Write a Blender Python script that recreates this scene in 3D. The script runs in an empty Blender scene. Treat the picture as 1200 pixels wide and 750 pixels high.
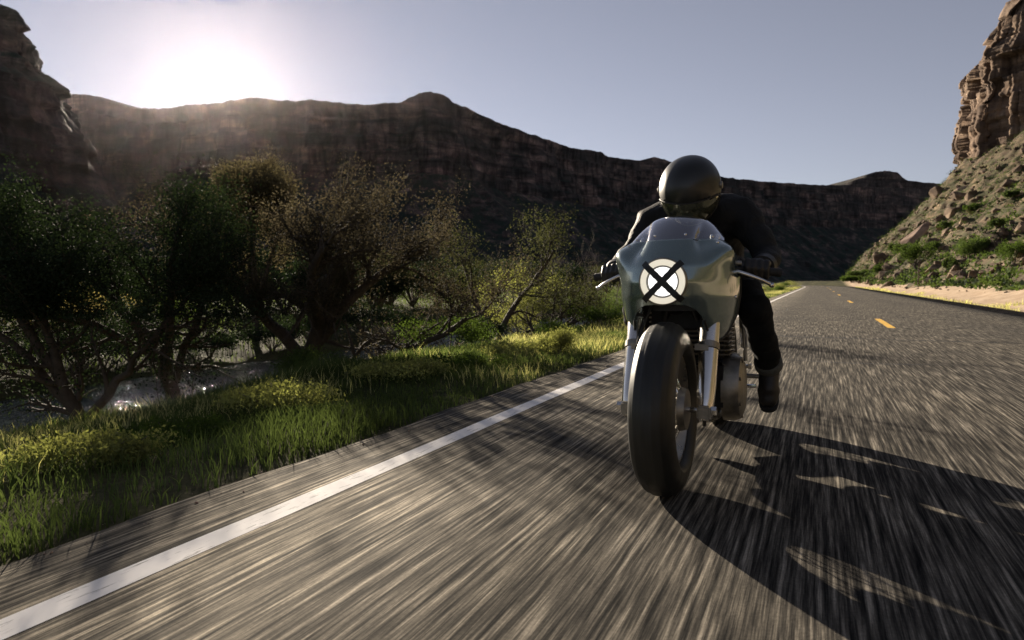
import bpy, bmesh, math, random
import numpy as np
from mathutils import Vector, Matrix

R = math.radians
random.seed(7)
RNG = np.random.default_rng(11)
scene = bpy.context.scene
C = scene.collection

# ------------------------------------------------------------------ camera
F_PX, CAM_H = 775.0, 0.80
YAW, PITCH = math.atan(358 / 775), math.atan(45 / 775)
cam_d = bpy.data.cameras.new('camera')
cam = bpy.data.objects.new('camera', cam_d)
C.objects.link(cam)
cam_d.sensor_width = 36.0
cam_d.lens = F_PX / 1200 * 36
cam_d.clip_start, cam_d.clip_end = 0.05, 30000
cam.location = (0, 0, CAM_H)
cam.rotation_euler = (math.pi / 2 - PITCH, 0, YAW)
cam_d.dof.use_dof = True
cam_d.dof.focus_distance = 2.75
cam_d.dof.aperture_fstop = 5.0
scene.camera = cam
scene.render.resolution_x, scene.render.resolution_y = 1024, 640

CAMROT = np.array(cam.rotation_euler.to_matrix())
CAMPOS = np.array([0, 0, CAM_H])
def ray(u, v):
    """direction through photo pixel (u, v) of 1200 x 750"""
    d = CAMROT @ np.array([(u - 600) / F_PX, -(v - 375) / F_PX, -1.0])
    return d
def on_z(u, v, z=0.0):
    d = ray(u, v)
    t = (z - CAM_H) / d[2]
    return CAMPOS + t * d
def at_depth(u, v, zc):
    return CAMPOS + ray(u, v) * zc

# ------------------------------------------------------------------ sky, sun, exposure
sd = ray(255, 94); sd = sd / np.linalg.norm(sd)
SUN_EL = math.asin(sd[2])
SUN_AZ = math.atan2(sd[0], sd[1])          # from +Y towards +X
world = bpy.data.worlds.new('World')
scene.world = world
world.use_nodes = True
wn, wl = world.node_tree.nodes, world.node_tree.links
for n in list(wn): wn.remove(n)
w_out = wn.new('ShaderNodeOutputWorld')
w_bg = wn.new('ShaderNodeBackground')
w_sky = wn.new('ShaderNodeTexSky')
w_sky.sky_type = 'NISHITA'
w_sky.sun_disc = False
w_sky.sun_elevation = SUN_EL
w_sky.sun_rotation = SUN_AZ
w_sky.altitude = 1300
w_sky.air_density = 1.0
w_sky.dust_density = 0.2
w_sky.ozone_density = 2.0
w_hsv = wn.new('ShaderNodeHueSaturation')
w_hsv.inputs['Saturation'].default_value = 0.46
w_mul = wn.new('ShaderNodeMix'); w_mul.data_type = 'RGBA'; w_mul.blend_type = 'MULTIPLY'
w_mul.inputs[0].default_value = 1.0
w_mul.inputs[7].default_value = (0.72, 0.68, 0.715, 1)
wl.new(w_sky.outputs[0], w_hsv.inputs['Color'])
wl.new(w_hsv.outputs[0], w_mul.inputs[6])
wl.new(w_mul.outputs[2], w_bg.inputs[0])
w_bg.inputs[1].default_value = 0.05
wl.new(w_bg.outputs[0], w_out.inputs[0])

sun_d = bpy.data.lights.new('sun', 'SUN')
sun_d.energy = 5.0
sun_d.angle = R(0.55)
sun_d.color = (1.0, 0.86, 0.68)
sun = bpy.data.objects.new('sun', sun_d)
C.objects.link(sun)
sun.location = (-40, 40, 30)
sun.rotation_euler = Vector(-sd).to_track_quat('-Z', 'Y').to_euler()

vs = scene.view_settings
vs.view_transform = 'Standard'
vs.look = 'None'
vs.gamma = 1.0
vs.use_curve_mapping = False
vs.exposure = 1.38

# ------------------------------------------------------------------ noise
def _hash(ix, iy, iz, seed):
    h = (ix * 374761393 + iy * 668265263 + iz * 2147483647 + seed * 974711) & 0xFFFFFFFF
    h = ((h ^ (h >> 13)) * 1274126177) & 0xFFFFFFFF
    h = h ^ (h >> 16)
    return (h & 0xFFFFFF) / float(0xFFFFFF)
def vnoise(x, y, z=0.0, seed=0):
    x, y, z = np.broadcast_arrays(np.asarray(x, float), np.asarray(y, float), np.asarray(z, float))
    ix, iy, iz = np.floor(x).astype(np.int64), np.floor(y).astype(np.int64), np.floor(z).astype(np.int64)
    fx, fy, fz = x - ix, y - iy, z - iz
    fx, fy, fz = [f * f * (3 - 2 * f) for f in (fx, fy, fz)]
    r = 0
    for dx in (0, 1):
        for dy in (0, 1):
            for dz in (0, 1):
                w = (fx if dx else 1 - fx) * (fy if dy else 1 - fy) * (fz if dz else 1 - fz)
                r = r + w * _hash(ix + dx, iy + dy, iz + dz, seed)
    return r * 2 - 1
def fbm(x, y, z=0.0, octv=4, seed=0, gain=0.5):
    a, s, r = 1.0, 1.0, 0
    for o in range(octv):
        r = r + a * vnoise(np.asarray(x) * s, np.asarray(y) * s, np.asarray(z) * s, seed + o * 17)
        a *= gain; s *= 2.03
    return r
def sstep(a, b, x):
    t = np.clip((np.asarray(x, float) - a) / (b - a), 0, 1)
    return t * t * (3 - 2 * t)

# ------------------------------------------------------------------ materials
MATS = {}
class NT:
    def __init__(self, name):
        self.m = bpy.data.materials.new(name)
        self.m.use_nodes = True
        self.n, self.l = self.m.node_tree.nodes, self.m.node_tree.links
        self.b = self.n['Principled BSDF']
        self.out = self.n['Material Output']
        MATS[name] = self.m
    def coord(self, kind='Object', scale=(1, 1, 1)):
        tc = self.n.new('ShaderNodeTexCoord')
        mp = self.n.new('ShaderNodeMapping')
        mp.inputs['Scale'].default_value = scale
        self.l.new(tc.outputs[kind], mp.inputs[0])
        return mp.outputs[0]
    def noise(self, vec, scale, detail=4, rough=0.55, dist=0.0):
        t = self.n.new('ShaderNodeTexNoise')
        t.inputs['Scale'].default_value = scale
        t.inputs['Detail'].default_value = detail
        t.inputs['Roughness'].default_value = rough
        t.inputs['Distortion'].default_value = dist
        self.l.new(vec, t.inputs['Vector'])
        return t.outputs['Fac']
    def voro(self, vec, scale, feature='F1'):
        t = self.n.new('ShaderNodeTexVoronoi')
        t.feature = feature
        t.inputs['Scale'].default_value = scale
        self.l.new(vec, t.inputs['Vector'])
        return t.outputs['Distance']
    def ramp(self, fac, stops):
        r = self.n.new('ShaderNodeValToRGB')
        e = r.color_ramp.elements
        while len(e) < len(stops): e.new(0.5)
        for i, (p, c) in enumerate(stops):
            e[i].position = p
            e[i].color = (*c, 1) if len(c) == 3 else c
        self.l.new(fac, r.inputs[0])
        return r.outputs[0]
    def mix(self, fac, a, b, mode='MIX'):
        m = self.n.new('ShaderNodeMix'); m.data_type = 'RGBA'; m.blend_type = mode
        for k, val in ((0, fac), (6, a), (7, b)):
            sock = m.inputs[k]
            if hasattr(val, 'node'): self.l.new(val, sock)
            elif k == 0: sock.default_value = val
            else: sock.default_value = (*val, 1)
        return m.outputs[2]
    def math(self, op, a, b=0.5):
        m = self.n.new('ShaderNodeMath'); m.operation = op
        for sock, val in ((m.inputs[0], a), (m.inputs[1], b)):
            if hasattr(val, 'node'): self.l.new(val, sock)
            else: sock.default_value = val
        return m.outputs[0]
    def bump(self, h, strength=0.5, dist=0.02):
        b = self.n.new('ShaderNodeBump')
        b.inputs['Strength'].default_value = strength
        b.inputs['Distance'].default_value = dist
        self.l.new(h, b.inputs['Height'])
        self.l.new(b.outputs[0], self.b.inputs['Normal'])
    def col(self, c):
        if hasattr(c, 'node'): self.l.new(c, self.b.inputs['Base Color'])
        else: self.b.inputs['Base Color'].default_value = (*c, 1)
        return self
    def set(self, **k):
        for key, v in k.items():
            s = self.b.inputs[key.replace('_', ' ')]
            if hasattr(v, 'node'): self.l.new(v, s)
            else: s.default_value = v
        return self

def plain(name, c, rough=0.5, metal=0.0, var=0.25, scale=30, bump=0.0, coat=0.0, bdist=0.002):
    t = NT(name)
    v = t.coord()
    n = t.noise(v, scale, 5)
    lo = tuple(x * (1 - var) for x in c); hi = tuple(min(1, x * (1 + var)) for x in c)
    t.col(t.ramp(n, [(0.3, lo), (0.7, hi)]))
    t.set(Metallic=metal, Coat_Weight=coat, Coat_Roughness=0.04)
    rr = t.ramp(n, [(0.3, (max(0, rough - 0.07),) * 3), (0.7, (min(1, rough + 0.07),) * 3)])
    t.l.new(rr, t.b.inputs['Roughness'])
    if bump: t.bump(n, bump, bdist)
    return t.m

# worn asphalt with the long grain of a dragged, traffic-polished surface
t = NT('asphalt')
v1 = t.coord('Object', (1, 0.028, 1))
v0 = t.coord('Object', (1, 1, 1))
grain = t.noise(v1, 62, 5, 0.68)
grain2 = t.noise(v1, 19, 4, 0.6)
agg = t.noise(v0, 90, 3, 0.6)
patch = t.noise(v0, 0.55, 4, 0.6)
long_ = t.noise(t.coord('Object', (1, 0.05, 1)), 1.6, 3, 0.5)
cg = t.ramp(grain, [(0.36, (0.016, 0.016, 0.016)), (0.47, (0.075, 0.069, 0.060)), (0.56, (0.19, 0.172, 0.143)), (0.68, (0.50, 0.45, 0.37))])
cg = t.mix(0.55, cg, t.ramp(grain2, [(0.3, (0.45, 0.45, 0.46)), (0.7, (1.0, 1.0, 1.0))]), 'MULTIPLY')
cg = t.mix(0.35, cg, t.ramp(agg, [(0.35, (0.5, 0.5, 0.5)), (0.65, (1.3, 1.3, 1.3))]), 'MULTIPLY')
cg = t.mix(0.6, cg, t.ramp(patch, [(0.32, (0.62, 0.63, 0.66)), (0.62, (1.1, 1.08, 1.04))]), 'MULTIPLY')
cg = t.mix(0.5, cg, t.ramp(long_, [(0.35, (0.7, 0.7, 0.72)), (0.65, (1.12, 1.1, 1.06))]), 'MULTIPLY')
t.col(cg); t.set(Roughness=1.0, Specular_IOR_Level=0.06)
t.bump(t.mix(0.4, grain, agg), 0.35, 0.006)

t = NT('crack_sealant'); t.col((0.012, 0.012, 0.013)); t.set(Roughness=0.45)

def line_mat(name, c):
    t = NT(name)
    w = t.noise(t.coord('Object', (1, 0.12, 1)), 60, 5, 0.7)
    w2 = t.noise(t.coord(), 3.0, 4, 0.6)
    cc = t.ramp(w, [(0.33, tuple(x * 0.4 for x in c)), (0.43, c)])
    cc = t.mix(0.5, cc, t.ramp(w2, [(0.3, (0.75, 0.74, 0.72)), (0.6, (1, 1, 1))]), 'MULTIPLY')
    t.col(cc); t.set(Roughness=0.9, Specular_IOR_Level=0.1)
line_mat('white_line_paint', (0.88, 0.86, 0.85))
line_mat('yellow_line_paint', (0.75, 0.46, 0.10))

t = NT('verge_soil')
v = t.coord()
n1, n2, n3 = t.noise(v, 0.35, 5), t.noise(v, 2.3, 5), t.noise(v, 22, 4)
c = t.ramp(n1, [(0.35, (0.03, 0.035, 0.018)), (0.6, (0.075, 0.072, 0.040))])
c = t.mix(0.6, c, t.ramp(n2, [(0.35, (0.55, 0.6, 0.5)), (0.65, (1.35, 1.25, 1.0))]), 'MULTIPLY')
c = t.mix(0.7, c, t.ramp(n3, [(0.3, (0.55, 0.55, 0.55)), (0.7, (1.3, 1.3, 1.3))]), 'MULTIPLY')
# sandy ground right of the road
sx = t.n.new('ShaderNodeSeparateXYZ'); t.l.new(v, sx.inputs[0])
edge = t.math('ADD', sx.outputs[0], t.math('MULTIPLY', n2, 1.2))
mr = t.n.new('ShaderNodeMapRange'); mr.inputs[1].default_value = 5.0; mr.inputs[2].default_value = 5.9
t.l.new(edge, mr.inputs[0])
sand = t.ramp(n2, [(0.3, (0.36, 0.26, 0.18)), (0.65, (0.52, 0.41, 0.30))])
sand = t.mix(0.6, sand, t.ramp(n3, [(0.3, (0.7, 0.7, 0.7)), (0.7, (1.15, 1.15, 1.15))]), 'MULTIPLY')
t.col(t.mix(mr.outputs[0], c, sand)); t.set(Roughness=1.0, Specular_IOR_Level=0.05)
t.bump(t.mix(0.5, n2, n3), 0.6, 0.04)

def rock_mat(name, dark, mid, light, strata=0.35, sc=1.0, scrub=None, lo=1.0):
    t = NT(name)
    v = t.coord()
    big = t.noise(t.coord('Object', (1, 1, 2.2)), 0.045 * sc, 6, 0.6, 0.4)
    st = t.noise(t.coord('Object', (0.06, 0.06, 1)), strata * sc, 5, 0.65)
    vert = t.noise(t.coord('Object', (1, 1, 0.09)), 0.22 * sc, 5, 0.62, 0.6)
    fine = t.noise(v, 1.3 * sc, 6, 0.65)
    c = t.ramp(big, [(0.3, dark), (0.5, mid), (0.72, light)])
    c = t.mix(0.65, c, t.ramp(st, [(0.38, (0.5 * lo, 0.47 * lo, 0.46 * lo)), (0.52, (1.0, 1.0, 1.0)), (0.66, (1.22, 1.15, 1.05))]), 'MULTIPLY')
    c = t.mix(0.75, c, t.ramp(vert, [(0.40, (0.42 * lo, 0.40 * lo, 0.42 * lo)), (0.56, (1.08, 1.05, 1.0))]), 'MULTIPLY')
    c = t.mix(0.6, c, t.ramp(fine, [(0.3, (0.6, 0.6, 0.6)), (0.7, (1.25, 1.25, 1.25))]), 'MULTIPLY')
    if scrub:
        s1 = t.noise(v, scrub[0], 5, 0.7)
        g = t.n.new('ShaderNodeNewGeometry')
        sp = t.n.new('ShaderNodeSeparateXYZ'); t.l.new(g.outputs['Normal'], sp.inputs[0])
        f = t.math('MULTIPLY', t.ramp(s1, [(0.44, (0, 0, 0)), (0.56, (1, 1, 1))]), t.ramp(sp.outputs[2], [(0.45, (0, 0, 0)), (0.72, (1, 1, 1))]))
        c = t.mix(f, c, scrub[1])
    t.col(c); t.set(Roughness=0.95, Specular_IOR_Level=0.15)
    t.bump(t.mix(0.5, fine, vert), 0.7, 0.6 / sc)
rock_mat('butte_rock', (0.09, 0.066, 0.051), (0.20, 0.145, 0.108), (0.32, 0.245, 0.185), sc=1.6)
rock_mat('canyon_shade_rock', (0.012, 0.017, 0.019), (0.045, 0.041, 0.041), (0.20, 0.145, 0.135), sc=0.20, scrub=(0.025, (0.012, 0.022, 0.018)), lo=0.4)  # dark teal of the shaded wall is put into the rock colour
rock_mat('hillside_rock', (0.04, 0.030, 0.023), (0.13, 0.098, 0.066), (0.30, 0.225, 0.15), sc=4.0, scrub=(0.55, (0.06, 0.062, 0.028)))
rock_mat('boulder_rock', (0.06, 0.045, 0.036), (0.20, 0.15, 0.11), (0.42, 0.33, 0.25), sc=7.0)
rock_mat('pale_slab_rock', (0.26, 0.19, 0.15), (0.40, 0.30, 0.24), (0.50, 0.39, 0.31), sc=7.0)

# creek
t = NT('creek_water')
v = t.coord()
t.col((0.015, 0.022, 0.018)); t.set(Roughness=0.03, IOR=1.33, Specular_IOR_Level=0.6)
t.bump(t.mix(0.5, t.noise(v, 5, 4, 0.6), t.noise(t.coord('Object', (1, 0.4, 1)), 16, 3, 0.6)), 1.0, 0.14)

def leaf_mat(name, c, trans=0.5, var=0.5, sc=1.6, glow=(1.35, 1.35, 0.8)):
    t = NT(name)
    v = t.coord()
    n = t.noise(v, sc, 4, 0.6); n2 = t.noise(v, 23, 2)
    lo = tuple(x * (1 - var) for x in c); hi = tuple(min(1, x * (1 + var)) for x in c)
    cc = t.ramp(n, [(0.33, lo), (0.67, hi)])
    cc = t.mix(0.5, cc, t.ramp(n2, [(0.3, (0.55, 0.6, 0.5)), (0.7, (1.35, 1.3, 1.2))]), 'MULTIPLY')
    t.col(cc); t.set(Roughness=0.85, Specular_IOR_Level=0.12)
    tr = t.n.new('ShaderNodeBsdfTranslucent')
    t.l.new(t.mix(1.0, cc, glow, 'MULTIPLY'), tr.inputs[0])
    ms = t.n.new('ShaderNodeMixShader'); ms.inputs[0].default_value = trans
    t.l.new(t.b.outputs[0], ms.inputs[1]); t.l.new(tr.outputs[0], ms.inputs[2])
    t.l.new(ms.outputs[0], t.out.inputs[0])
leaf_mat('grass_blades', (0.070, 0.098, 0.040), 0.52, 0.6, 0.9)
leaf_mat('dry_sunlit_blades', (0.40, 0.39, 0.22), 0.55, 0.4)  # dry straw tone, brightened to imitate sunlit patches of the verge
leaf_mat('green_leaves', (0.06, 0.095, 0.025), 0.45)
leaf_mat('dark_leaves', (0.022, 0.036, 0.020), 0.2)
leaf_mat('olive_leaves', (0.055, 0.060, 0.034), 0.42)
leaf_mat('brown_leaves', (0.060, 0.055, 0.042), 0.42, 0.6, 1.2, (1.15, 1.05, 0.85))
leaf_mat('yellow_leaves', (0.21, 0.225, 0.095), 0.55)
leaf_mat('tan_blossom', (0.30, 0.25, 0.14), 0.5)
leaf_mat('dusky_leaves', (0.085, 0.078, 0.052), 0.42, 0.55, 1.2, (1.2, 1.1, 0.85))
leaf_mat('sage_leaves', (0.07, 0.105, 0.035), 0.4)
plain('bark', (0.055, 0.042, 0.032), 0.9, 0, 0.4, 14, 0.8, bdist=0.01)
plain('grey_bark', (0.12, 0.10, 0.08), 0.9, 0, 0.35, 14, 0.6, bdist=0.006)
plain('weathered_wood', (0.10, 0.075, 0.05), 0.85, 0, 0.4, 25, 0.5)
plain('grey_sheet_metal', (0.35, 0.35, 0.35), 0.45, 0.8, 0.15, 20)

# motorcycle and rider
t = NT('teal_fairing_paint')
v = t.coord()
t.col(t.mix(0.25, (0.25, 0.32, 0.31), t.ramp(t.noise(v, 900, 2), [(0.35, (0.05, 0.09, 0.09)), (0.7, (0.18, 0.25, 0.25))])))
t.set(Metallic=0.75, Roughness=t.ramp(t.noise(v, 6, 4), [(0.3, (0.18,) * 3), (0.75, (0.28,) * 3)]), Coat_Weight=0.7, Coat_Roughness=0.05, Coat_IOR=1.7)
t.bump(t.noise(v, 7, 3), 0.06, 0.01)
t = NT('dark_green_paint'); t.col((0.01, 0.022, 0.016)); t.set(Metallic=0.3, Roughness=0.25, Coat_Weight=1.0, Coat_Roughness=0.05)
t = NT('tyre_rubber')
v = t.coord()
n = t.noise(v, 25, 5); n2 = t.noise(t.coord('Object', (18, 1, 1)), 6, 3)
t.col(t.mix(0.5, t.ramp(n, [(0.3, (0.007, 0.008, 0.0075)), (0.75, (0.018, 0.019, 0.017))]), t.ramp(n2, [(0.3, (0.006, 0.007, 0.006)), (0.7, (0.022, 0.023, 0.020))])))
t.set(Roughness=t.ramp(n, [(0.3, (0.38,) * 3), (0.7, (0.55,) * 3)])); t.bump(n, 0.25, 0.002)
plain('polished_aluminium', (0.72, 0.70, 0.67), 0.22, 1.0, 0.08, 14)
plain('cast_aluminium', (0.27, 0.255, 0.225), 0.45, 0.9, 0.3, 25, 0.3)
plain('chrome', (0.80, 0.80, 0.80), 0.09, 1.0, 0.05, 20)
plain('black_metal', (0.015, 0.015, 0.016), 0.35, 0.4, 0.3, 30)
plain('engine_black', (0.022, 0.022, 0.022), 0.5, 0.5, 0.4, 40, 0.3)
plain('rim_metal', (0.34, 0.32, 0.28), 0.3, 0.9, 0.15, 20)
plain('fin_metal', (0.16, 0.14, 0.11), 0.45, 0.8, 0.2, 40)
plain('exhaust_steel', (0.30, 0.27, 0.24), 0.3, 1.0, 0.25, 12)
plain('black_rubber', (0.016, 0.016, 0.016), 0.7, 0, 0.3, 60, 0.4)
plain('seat_leather', (0.02, 0.017, 0.015), 0.5, 0, 0.3, 60, 0.4)
plain('black_tape', (0.010, 0.012, 0.013), 0.55, 0, 0.35, 60, 0.4)
t = NT('jacket_cloth')
v = t.coord()
n1, n2 = t.noise(t.coord('Object', (1, 1, 0.5)), 14, 4, 0.6, 1.2), t.noise(v, 220, 2)
t.col(t.ramp(n1, [(0.3, (0.003, 0.0035, 0.004)), (0.7, (0.008, 0.0085, 0.009))])); t.set(Roughness=0.7, Specular_IOR_Level=0.3)
t.bump(t.mix(0.15, n1, n2), 0.6, 0.02)
t = NT('black_denim')
v = t.coord()
n1, n2 = t.noise(v, 12, 4, 0.6, 1.0), t.noise(v, 400, 2)
t.col(t.ramp(n1, [(0.3, (0.004, 0.005, 0.006)), (0.7, (0.010, 0.012, 0.014))])); t.set(Roughness=0.9, Specular_IOR_Level=0.2)
t.bump(t.mix(0.25, n1, n2), 0.6, 0.015)
plain('denim_cuff', (0.075, 0.08, 0.075), 0.9, 0, 0.25, 80, 0.4)
plain('glove_leather', (0.014, 0.013, 0.012), 0.48, 0, 0.4, 70, 0.5)
plain('boot_leather', (0.014, 0.012, 0.011), 0.5, 0, 0.4, 50, 0.4)
t = NT('helmet_paint'); v = t.coord()
t.col(t.ramp(t.noise(v, 5, 4), [(0.3, (0.006, 0.007, 0.007)), (0.7, (0.012, 0.014, 0.013))])); t.set(Roughness=0.42, Coat_Weight=0.25, Coat_Roughness=0.2)
t = NT('dark_visor'); t.col((0.16, 0.17, 0.12)); t.set(Roughness=0.16, Metallic=0.75, Coat_Weight=1.0)
t = NT('olive_trim'); t.col((0.16, 0.17, 0.11)); t.set(Roughness=0.5)
plain('skin', (0.45, 0.30, 0.22), 0.55, 0, 0.1, 30)

def emit_mat(name, c, strength, base):
    t = NT(name); t.col(base); t.set(Roughness=0.15)
    t.b.inputs['Emission Color'].default_value = (*c, 1)
    t.b.inputs['Emission Strength'].default_value = strength
emit_mat('headlight_core', (1.0, 0.98, 0.95), 0.55, (0.9, 0.9, 0.88))
emit_mat('headlight_ring', (1.0, 0.92, 0.74), 0.26, (0.75, 0.70, 0.58))

t = NT('clear_screen')
lw = t.n.new('ShaderNodeFresnel'); lw.inputs[0].default_value = 1.5
tp = t.n.new('ShaderNodeBsdfTransparent'); tp.inputs[0].default_value = (0.86, 0.90, 0.90, 1)
gl = t.n.new('ShaderNodeBsdfGlossy'); gl.inputs['Roughness'].default_value = 0.12; gl.inputs[0].default_value = (0.95, 0.95, 1, 1)
ms = t.n.new('ShaderNodeMixShader')
t.l.new(t.math('ADD', lw.outputs[0], 0.34), ms.inputs[0]); t.l.new(tp.outputs[0], ms.inputs[1]); t.l.new(gl.outputs[0], ms.inputs[2])
t.l.new(ms.outputs[0], t.out.inputs[0]); t.n.remove(t.b)

# ------------------------------------------------------------------ mesh helpers
def link(name, me, mat=None, parent=None, smooth=False):
    if mat and not me.materials: me.materials.append(MATS[mat])
    o = bpy.data.objects.new(name, me)
    C.objects.link(o)
    if parent: o.parent = parent
    if smooth: me.shade_smooth()
    return o
def tag(o, label=None, cat=None, group=None, kind=None):
    if label: o['label'] = label
    if cat: o['category'] = cat
    if group: o['group'] = group
    if kind: o['kind'] = kind
    return o
def empty(name, loc, rz=0):
    o = bpy.data.objects.new(name, None)
    C.objects.link(o)
    o.location = loc; o.rotation_euler = (0, 0, rz)
    o.empty_display_size = 0.2
    return o
def fast_mesh(name, verts, faces):
    """verts (n,3), faces (m,k) arrays of one polygon size"""
    me = bpy.data.meshes.new(name)
    verts = np.asarray(verts, np.float32); faces = np.asarray(faces, np.int32)
    m, k = faces.shape
    me.vertices.add(len(verts)); me.vertices.foreach_set('co', verts.ravel())
    me.loops.add(m * k); me.loops.foreach_set('vertex_index', faces.ravel())
    me.polygons.add(m)
    me.polygons.foreach_set('loop_start', np.arange(0, m * k, k, dtype=np.int32))
    me.update(calc_edges=True)
    return me
def grid_faces(nu, nv, wrap=False):
    i = np.arange(nu if wrap else nu - 1)[:, None]; j = np.arange(nv - 1)[None, :]
    i2 = (i + 1) % nu
    return np.stack([i * nv + j, i2 * nv + j, i2 * nv + j + 1, i * nv + j + 1], -1).reshape(-1, 4)
def grid_mesh(name, P, wrap=False, flip=False):
    nu, nv = P.shape[:2]
    f = grid_faces(nu, nv, wrap)
    if flip: f = f[:, ::-1]
    return fast_mesh(name, P.reshape(-1, 3), f)

class MB:
    def __init__(self): self.v, self.f = [], []
    def add(self, verts, faces):
        o = len(self.v)
        self.v += [tuple(map(float, p)) for p in verts]
        self.f += [tuple(i + o for i in f) for f in faces]
        return self
    def box(self, c, s, rot=None):
        hx, hy, hz = s[0] / 2, s[1] / 2, s[2] / 2
        vs_ = [Vector((x, y, z)) for x in (-hx, hx) for y in (-hy, hy) for z in (-hz, hz)]
        if rot is not None: vs_ = [rot @ p for p in vs_]
        return self.add([p + Vector(c) for p in vs_], [(0, 1, 3, 2), (4, 6, 7, 5), (0, 4, 5, 1), (2, 3, 7, 6), (0, 2, 6, 4), (1, 5, 7, 3)])
    def tube(self, pts, rad, n=10, cap=True, flat=1.0):
        pts = [Vector(p) for p in pts]
        if not hasattr(rad, '__len__'): rad = [rad] * len(pts)
        rings, up = [], None
        for i, p in enumerate(pts):
            d = (pts[min(i + 1, len(pts) - 1)] - pts[max(i - 1, 0)])
            if d.length < 1e-9: d = Vector((0, 0, 1))
            d.normalize()
            if up is None:
                up = d.orthogonal().normalized()
            up = (up - d * up.dot(d))
            up = up.normalized() if up.length > 1e-6 else d.orthogonal().normalized()
            b = d.cross(up)
            rings.append([p + (up * math.cos(a) + b * math.sin(a) * flat) * rad[i] for a in [2 * math.pi * k / n for k in range(n)]])
        vs_ = [q for r in rings for q in r]
        fs = []
        for i in range(len(rings) - 1):
            for k in range(n):
                fs.append((i * n + k, i * n + (k + 1) % n, (i + 1) * n + (k + 1) % n, (i + 1) * n + k))
        if cap:
            fs.append(tuple(range(n))[::-1]); fs.append(tuple((len(rings) - 1) * n + k for k in range(n)))
        return self.add(vs_, fs)
    def lathe(self, prof, c, axis='x', n=32, closed=False):
        """prof: (along axis, radius)"""
        vs_, fs = [], []
        for (a, r) in prof:
            for k in range(n):
                th = 2 * math.pi * k / n
                p, q = r * math.cos(th), r * math.sin(th)
                vs_.append({'x': (a, p, q), 'y': (q, a, p), 'z': (p, q, a)}[axis])
        m = len(prof)
        for i in range(m if closed else m - 1):
            for k in range(n):
                j = (i + 1) % m
                fs.append((i * n + k, i * n + (k + 1) % n, j * n + (k + 1) % n, j * n + k))
        if not closed:
            if prof[0][1] > 1e-6: fs.append(tuple(range(n))[::-1])
            if prof[-1][1] > 1e-6: fs.append(tuple((m - 1) * n + k for k in range(n)))
        return self.add([Vector(p) + Vector(c) for p in vs_], fs)
    def ball(self, c, r, n=14):
        if not hasattr(r, '__len__'): r = (r, r, r)
        vs_, fs = [], []
        m = n // 2 + 1
        for i in range(m + 1):
            ph = math.pi * i / m
            for k in range(n):
                th = 2 * math.pi * k / n
                vs_.append((c[0] + r[0] * math.sin(ph) * math.cos(th), c[1] + r[1] * math.sin(ph) * math.sin(th), c[2] + r[2] * math.cos(ph)))
        for i in range(m):
            for k in range(n):
                fs.append((i * n + k, (i + 1) * n + k, (i + 1) * n + (k + 1) % n, i * n + (k + 1) % n))
        return self.add(vs_, fs)
    def capsule(self, a, b, ra, rb, n=14):
        a, b = Vector(a), Vector(b)
        d = (b - a); L = d.length; d.normalize()
        pts, rad = [], []
        for k in range(5):
            th = math.pi / 2 * (1 - k / 4); pts.append(a - d * ra * math.sin(th)); rad.append(max(ra * math.cos(th), 1e-3))
        for k in range(5):
            th = math.pi / 2 * (k / 4); pts.append(b + d * rb * math.sin(th)); rad.append(max(rb * math.cos(th), 1e-3))
        return self.tube(pts, rad, n)
    def build(self, name, mat, parent=None, smooth=True, bevel=0.0, auto=40):
        me = bpy.data.meshes.new(name)
        me.from_pydata(self.v, [], self.f)
        bm = bmesh.new(); bm.from_mesh(me)
        bmesh.ops.remove_doubles(bm, verts=bm.verts, dist=1e-6)
        if bevel:
            es = [e for e in bm.edges if len(e.link_faces) == 2 and e.calc_face_angle(0) > R(40)]
            bmesh.ops.bevel(bm, geom=es, offset=bevel, segments=2, affect='EDGES', clamp_overlap=True)
        bmesh.ops.recalc_face_normals(bm, faces=bm.faces)
        if smooth:
            for f in bm.faces: f.smooth = True
            for e in bm.edges:
                if len(e.link_faces) == 2 and e.calc_face_angle(0) > R(auto): e.smooth = False
        bm.to_mesh(me); bm.free()
        return link(name, me, mat, parent)

def spline(pts, n):
    P = np.array(pts, float); m = len(P)
    out = []
    for s in np.linspace(0, m - 1, n):
        i = min(int(s), m - 2); f = s - i
        p0, p1, p2, p3 = P[max(i - 1, 0)], P[i], P[i + 1], P[min(i + 2, m - 1)]
        out.append(0.5 * ((2 * p1) + (-p0 + p2) * f + (2 * p0 - 5 * p1 + 4 * p2 - p3) * f * f + (-p0 + 3 * p1 - 3 * p2 + p3) * f ** 3))
    return out

def remeshed(name, mb, mat, parent, voxel, smooth_it=6, sub=0):
    """one continuous skin around overlapping volumes"""
    me = bpy.data.meshes.new(name); me.from_pydata(mb.v, [], mb.f)
    o = bpy.data.objects.new(name, me); C.objects.link(o)
    r = o.modifiers.new('r', 'REMESH'); r.mode = 'VOXEL'; r.voxel_size = voxel; r.use_smooth_shade = True
    s = o.modifiers.new('s', 'SMOOTH'); s.iterations = smooth_it; s.factor = 0.5
    dg = bpy.context.evaluated_depsgraph_get()
    new = bpy.data.meshes.new_from_object(o.evaluated_get(dg))
    bpy.data.objects.remove(o); bpy.data.meshes.remove(me)
    new.name = name; new.materials.clear()
    return link(name, new, mat, parent, True)

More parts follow.
